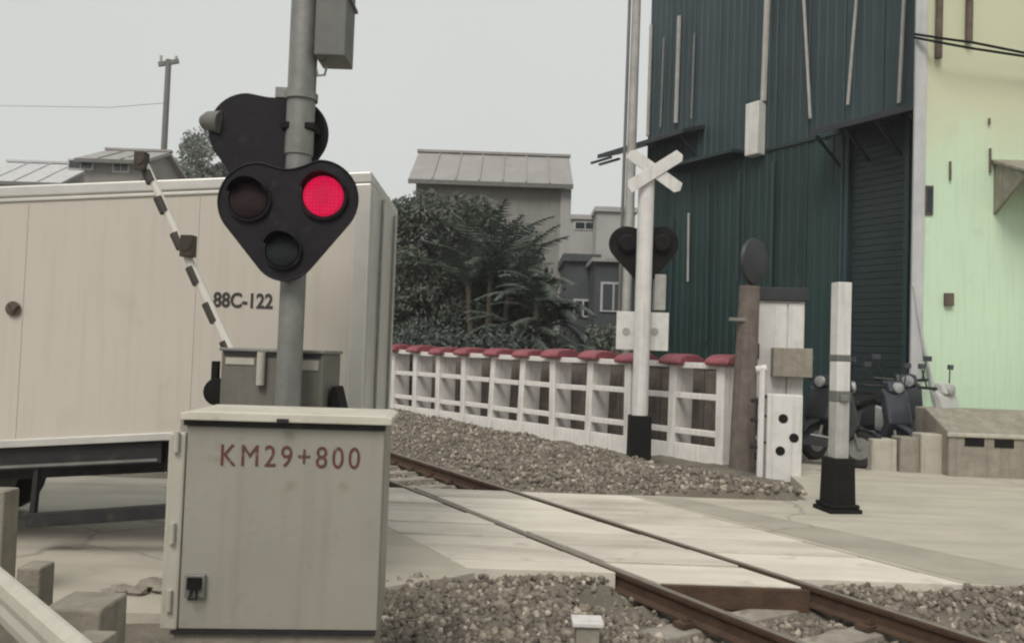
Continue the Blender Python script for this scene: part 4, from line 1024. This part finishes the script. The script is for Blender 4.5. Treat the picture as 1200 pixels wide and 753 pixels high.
flat("slate_shed", "dark slate lean-to with pale framed window behind the crossbuck notice board", 698, 748, 303, 25, m_shed, wins=((704, 733, 330, 366),), m_cap=m_pipe, capth=.12)
lh = house("low_house", "low grey house with dark windows seen over the truck roof", 96, 170, 34, m_housew, m_roof, 176, 186, 4.5, wins=((80, 110, 186, 200), (133, 152, 184, 203)))
house("low_house", "pale sheet-roofed house at the left edge over the truck roof", -30, 74, 36, m_far, m_lav, 190, 212, 5.0)
# far utility pole with lamp head
FPY = 38
fb = at(190, 210, FPY)
fpole = thing("far_utility_pole", "thin grey utility pole with crossarm rising over the truck roof", "pole", (fb.x, FPY, 0))
fz = at(196, 70, FPY).z
MB().tube([(0, 0, -.1), (.02, 0, fz)], [.17, .13], 10).build("pole", m_grey, fpole, smooth=True)
MB().bar((-.45, 0, fz - .25), (.5, 0, fz - .05), .14, .2).build("cross_arm", m_grey, fpole)
for x in (-.35, .38): MB().tube([(x, 0, fz - .15), (x, 0, fz + .18)], .07, 8).build("insulator", m_far, fpole)
pts = []
p0 = at(-60, 121, 40); p1 = Vector((fb.x, FPY, fz - 1.6))
wr = MB().tube([at(-80, 121, 44), at(0, 124, 43), at(130, 126, 41), Vector((fb.x, FPY - .16, at(193, 122, FPY).z))], .013, 5).build("overhead_wire", m_grey, smooth=True)
tag(wr, "thin faint wire running through the sky to the far utility pole", "wire")

# ------------------------------------------------------------------ vegetation
def leaf_mesh(name, centers, sizes, m, parent, per=1, flat_=.36):
    """small folded leaves (two triangles meeting at a rib) spread through the volume"""
    N = len(centers); c = np.array(centers); s = np.array(sizes)[:, None]
    u = RNG.normal(size=(N, 3)); u /= np.linalg.norm(u, axis=1, keepdims=True)
    v = RNG.normal(size=(N, 3)); v -= u * (u * v).sum(1, keepdims=True); v /= np.linalg.norm(v, axis=1, keepdims=True)
    w_ = np.cross(u, v)
    P = np.stack([c - u * s, c + v * s * flat_ + w_ * s * .15, c + u * s, c - v * s * flat_ + w_ * s * .15], 1)
    FF = np.array([[0, 1, 2], [0, 2, 3]])[None] + (np.arange(N) * 4)[:, None, None]
    me = bpy.data.meshes.new(name)
    me.vertices.add(N * 4); me.vertices.foreach_set("co", P.reshape(-1))
    me.loops.add(N * 6); me.loops.foreach_set("vertex_index", FF.reshape(-1).astype(np.int32))
    me.polygons.add(N * 2); me.polygons.foreach_set("loop_start", np.arange(0, N * 6, 3, dtype=np.int32))
    me.update(calc_edges=True); me.materials.append(m)
    o = bpy.data.objects.new(name, me); COL.objects.link(o); o.parent = parent; return o
def tree(name, label, X, Y, h, rx, ry, z0, m, n=9000, ls=.1, clumps=26, tr=.14):
    t = thing(name, label, "tree", (X, Y, 0), 0, "trees behind the white fence")
    tb_ = MB(); tb_.tube([(0, 0, -.2), (.05, 0, h * .3), (-.03, .05, h * .62)], [tr, tr * .75, tr * .3], 10)
    cl = []
    for i in range(clumps):
        a = random.uniform(0, 6.283); r = math.sqrt(random.random()); zc = random.random()
        k = math.sqrt(max(.12, 1 - (2 * zc - .9) ** 2 * .8))
        cl.append((r * rx * k * math.cos(a), r * ry * k * math.sin(a), z0 + (h - z0) * zc, random.uniform(.34, .72) * min(rx, 1.6)))
    for (x, y, z, r) in cl[:9]:
        tb_.tube([(0, 0, max(h * .22, min(z * .6, h * .5))), (x * .5, y * .5, z * .8), (x, y, z)], [tr * .4, tr * .25, tr * .1], 6)
    tb_.build("trunk", m_bark, t, smooth=True)
    C_, S_ = [], []
    for i in range(n):
        x, y, z, r = random.choice(cl); d = Vector((random.gauss(0, 1), random.gauss(0, 1), random.gauss(0, 1))).normalized() * r * random.random() ** .6
        C_.append((x + d.x, y + d.y, max(.02, z + d.z * .75))); S_.append(ls * random.uniform(.6, 1.5))
    leaf_mesh("crown", C_, S_, m, t)
    return t
def frond_mesh(b, base, az, elev, L, droop, leafl, n=22, wl=.035):
    p = Vector(base); e = elev; pts = [p.copy()]; dirs = []
    for i in range(n):
        d = Vector((math.cos(az) * math.cos(e), math.sin(az) * math.cos(e), math.sin(e)))
        p = p + d * (L / n); e -= droop / n; pts.append(p.copy()); dirs.append(d)
    b.tube(pts[::3] + [pts[-1]], .018, 4, caps=False)
    for i in range(2, n):
        d = dirs[i - 1]; side = d.cross(Vector((0, 0, 1)))
        if side.length < .05: side = Vector((1, 0, 0))
        side.normalize(); ll = leafl * math.sin(math.pi * (.12 + .83 * i / n)) ** .7
        for s_ in (-1, 1):
            q = (side * s_ + d * .55 + Vector((0, 0, -.28 + random.uniform(-.15, .15)))).normalized()
            tip = pts[i] + q * ll * random.uniform(.85, 1.1); wv = d * wl
            b.add([pts[i] - wv, pts[i] + wv, tip], [(0, 1, 2)])
def palm(name, label, X, Y, trunks, m, nf, L, leafl, elev=(.5, 1.35), droop=(.9, 1.7)):
    t = thing(name, label, "tree", (X, Y, 0), 0, "trees behind the white fence")
    tb_ = MB()
    for (x, y, h) in trunks: tb_.tube([(x * .4, y * .4, -.2), (x * .8, y * .8, h * .6), (x, y, h)], [.11, .085, .07], 9)
    tb_.build("trunk", m_bark, t, smooth=True)
    for (x, y, h) in trunks:
        for i in range(nf):
            b = MB(); frond_mesh(b, (x, y, h), 6.283 * i / nf + random.uniform(-.3, .3), random.uniform(*elev), L * random.uniform(.8, 1.15), random.uniform(*droop), leafl)
            b.build("frond", m, t, recalc=False)
    return t
def TX(px, Y): return at(px, 400, Y).x
tree("leafy_tree", "broad leafy tree beside the truck's right edge", TX(485, 22.5), 22.6, 5.95, 1.2, 1.3, .4, m_leafm, 30000, .075, 46)
tree("leafy_tree", "dark leafy tree in the middle of the clump before the grey house", TX(540, 23), 23.4, 5.75, 1.35, 1.3, .3, m_leafm, 32000, .08, 46)
tree("leafy_tree", "lower dark leafy tree right of the clump middle", TX(598, 23.5), 24, 4.9, 1.35, 1.2, .3, m_leafd, 28000, .08, 40)
palm("upright_palm", "palm with upright fronds standing out over the grey house wall", TX(572, 21.5), 21.5, [(0, 0, 3.6), (.5, .2, 3.2), (-.6, .1, 3.3)], m_leafp, 14, 2.3, .42, (.6, 1.45), (.5, 1.4))
palm("feathery_palm", "feathery drooping palm at the right end of the clump", TX(628, 20.5), 20.5, [(0, 0, 2.9), (.35, .2, 2.3), (-.3, .2, 1.9), (.2, -.1, 1.3)], m_leafp, 14, 1.6, .42, (.2, 1.2), (1.1, 2.0))
palm("low_palm", "low arching palm just above the fence near the slate shed", TX(668, 18.6), 18.6, [(0, 0, 1.0), (.5, .2, .8), (-.5, .1, .9)], m_leafp, 10, 1.45, .36, (.3, 1.2), (1.2, 2.0))
tree("low_shrub", "low leafy shrub behind the fence left of the crossbuck post", TX(700, 18.2), 18.2, 2.0, .75, .6, .1, m_leafm, 3500, .07, 14, .05)
tree("low_shrub", "low leafy shrub behind the fence by the truck", TX(500, 20.8), 20.8, 2.0, 1.3, .5, .1, m_leafd, 4500, .08, 16, .05)
tree("low_shrub", "low leafy shrub under the middle of the tree clump", TX(575, 20.0), 20.2, 1.9, 1.3, .5, .1, m_leafd, 4500, .08, 16, .05)
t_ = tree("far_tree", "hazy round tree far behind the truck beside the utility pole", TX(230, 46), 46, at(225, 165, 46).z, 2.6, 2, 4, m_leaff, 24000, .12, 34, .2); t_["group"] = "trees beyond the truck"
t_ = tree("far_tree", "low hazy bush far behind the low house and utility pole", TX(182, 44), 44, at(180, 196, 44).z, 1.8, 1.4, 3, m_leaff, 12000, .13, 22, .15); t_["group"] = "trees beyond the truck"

# ------------------------------------------------------------------ thin haze in the air
hm = bpy.data.materials.new("pale_haze"); hm.use_nodes = True; hn = hm.node_tree; hn.nodes.clear()
ho = hn.nodes.new("ShaderNodeOutputMaterial"); hv = hn.nodes.new("ShaderNodeVolumePrincipled")
hv.inputs["Color"].default_value = (0.985, 0.99, 1.0, 1); hv.inputs["Density"].default_value = 0.0014; hv.inputs["Anisotropy"].default_value = 0.2
hn.links.new(hv.outputs["Volume"], ho.inputs["Volume"])
hz_o = MB().span(-620, 620, -620, 620, -1.5, 14.5).build("haze", hm); structure(hz_o, "stuff"); tag(hz_o, "thin pale haze hanging over the whole crossing", "haze")
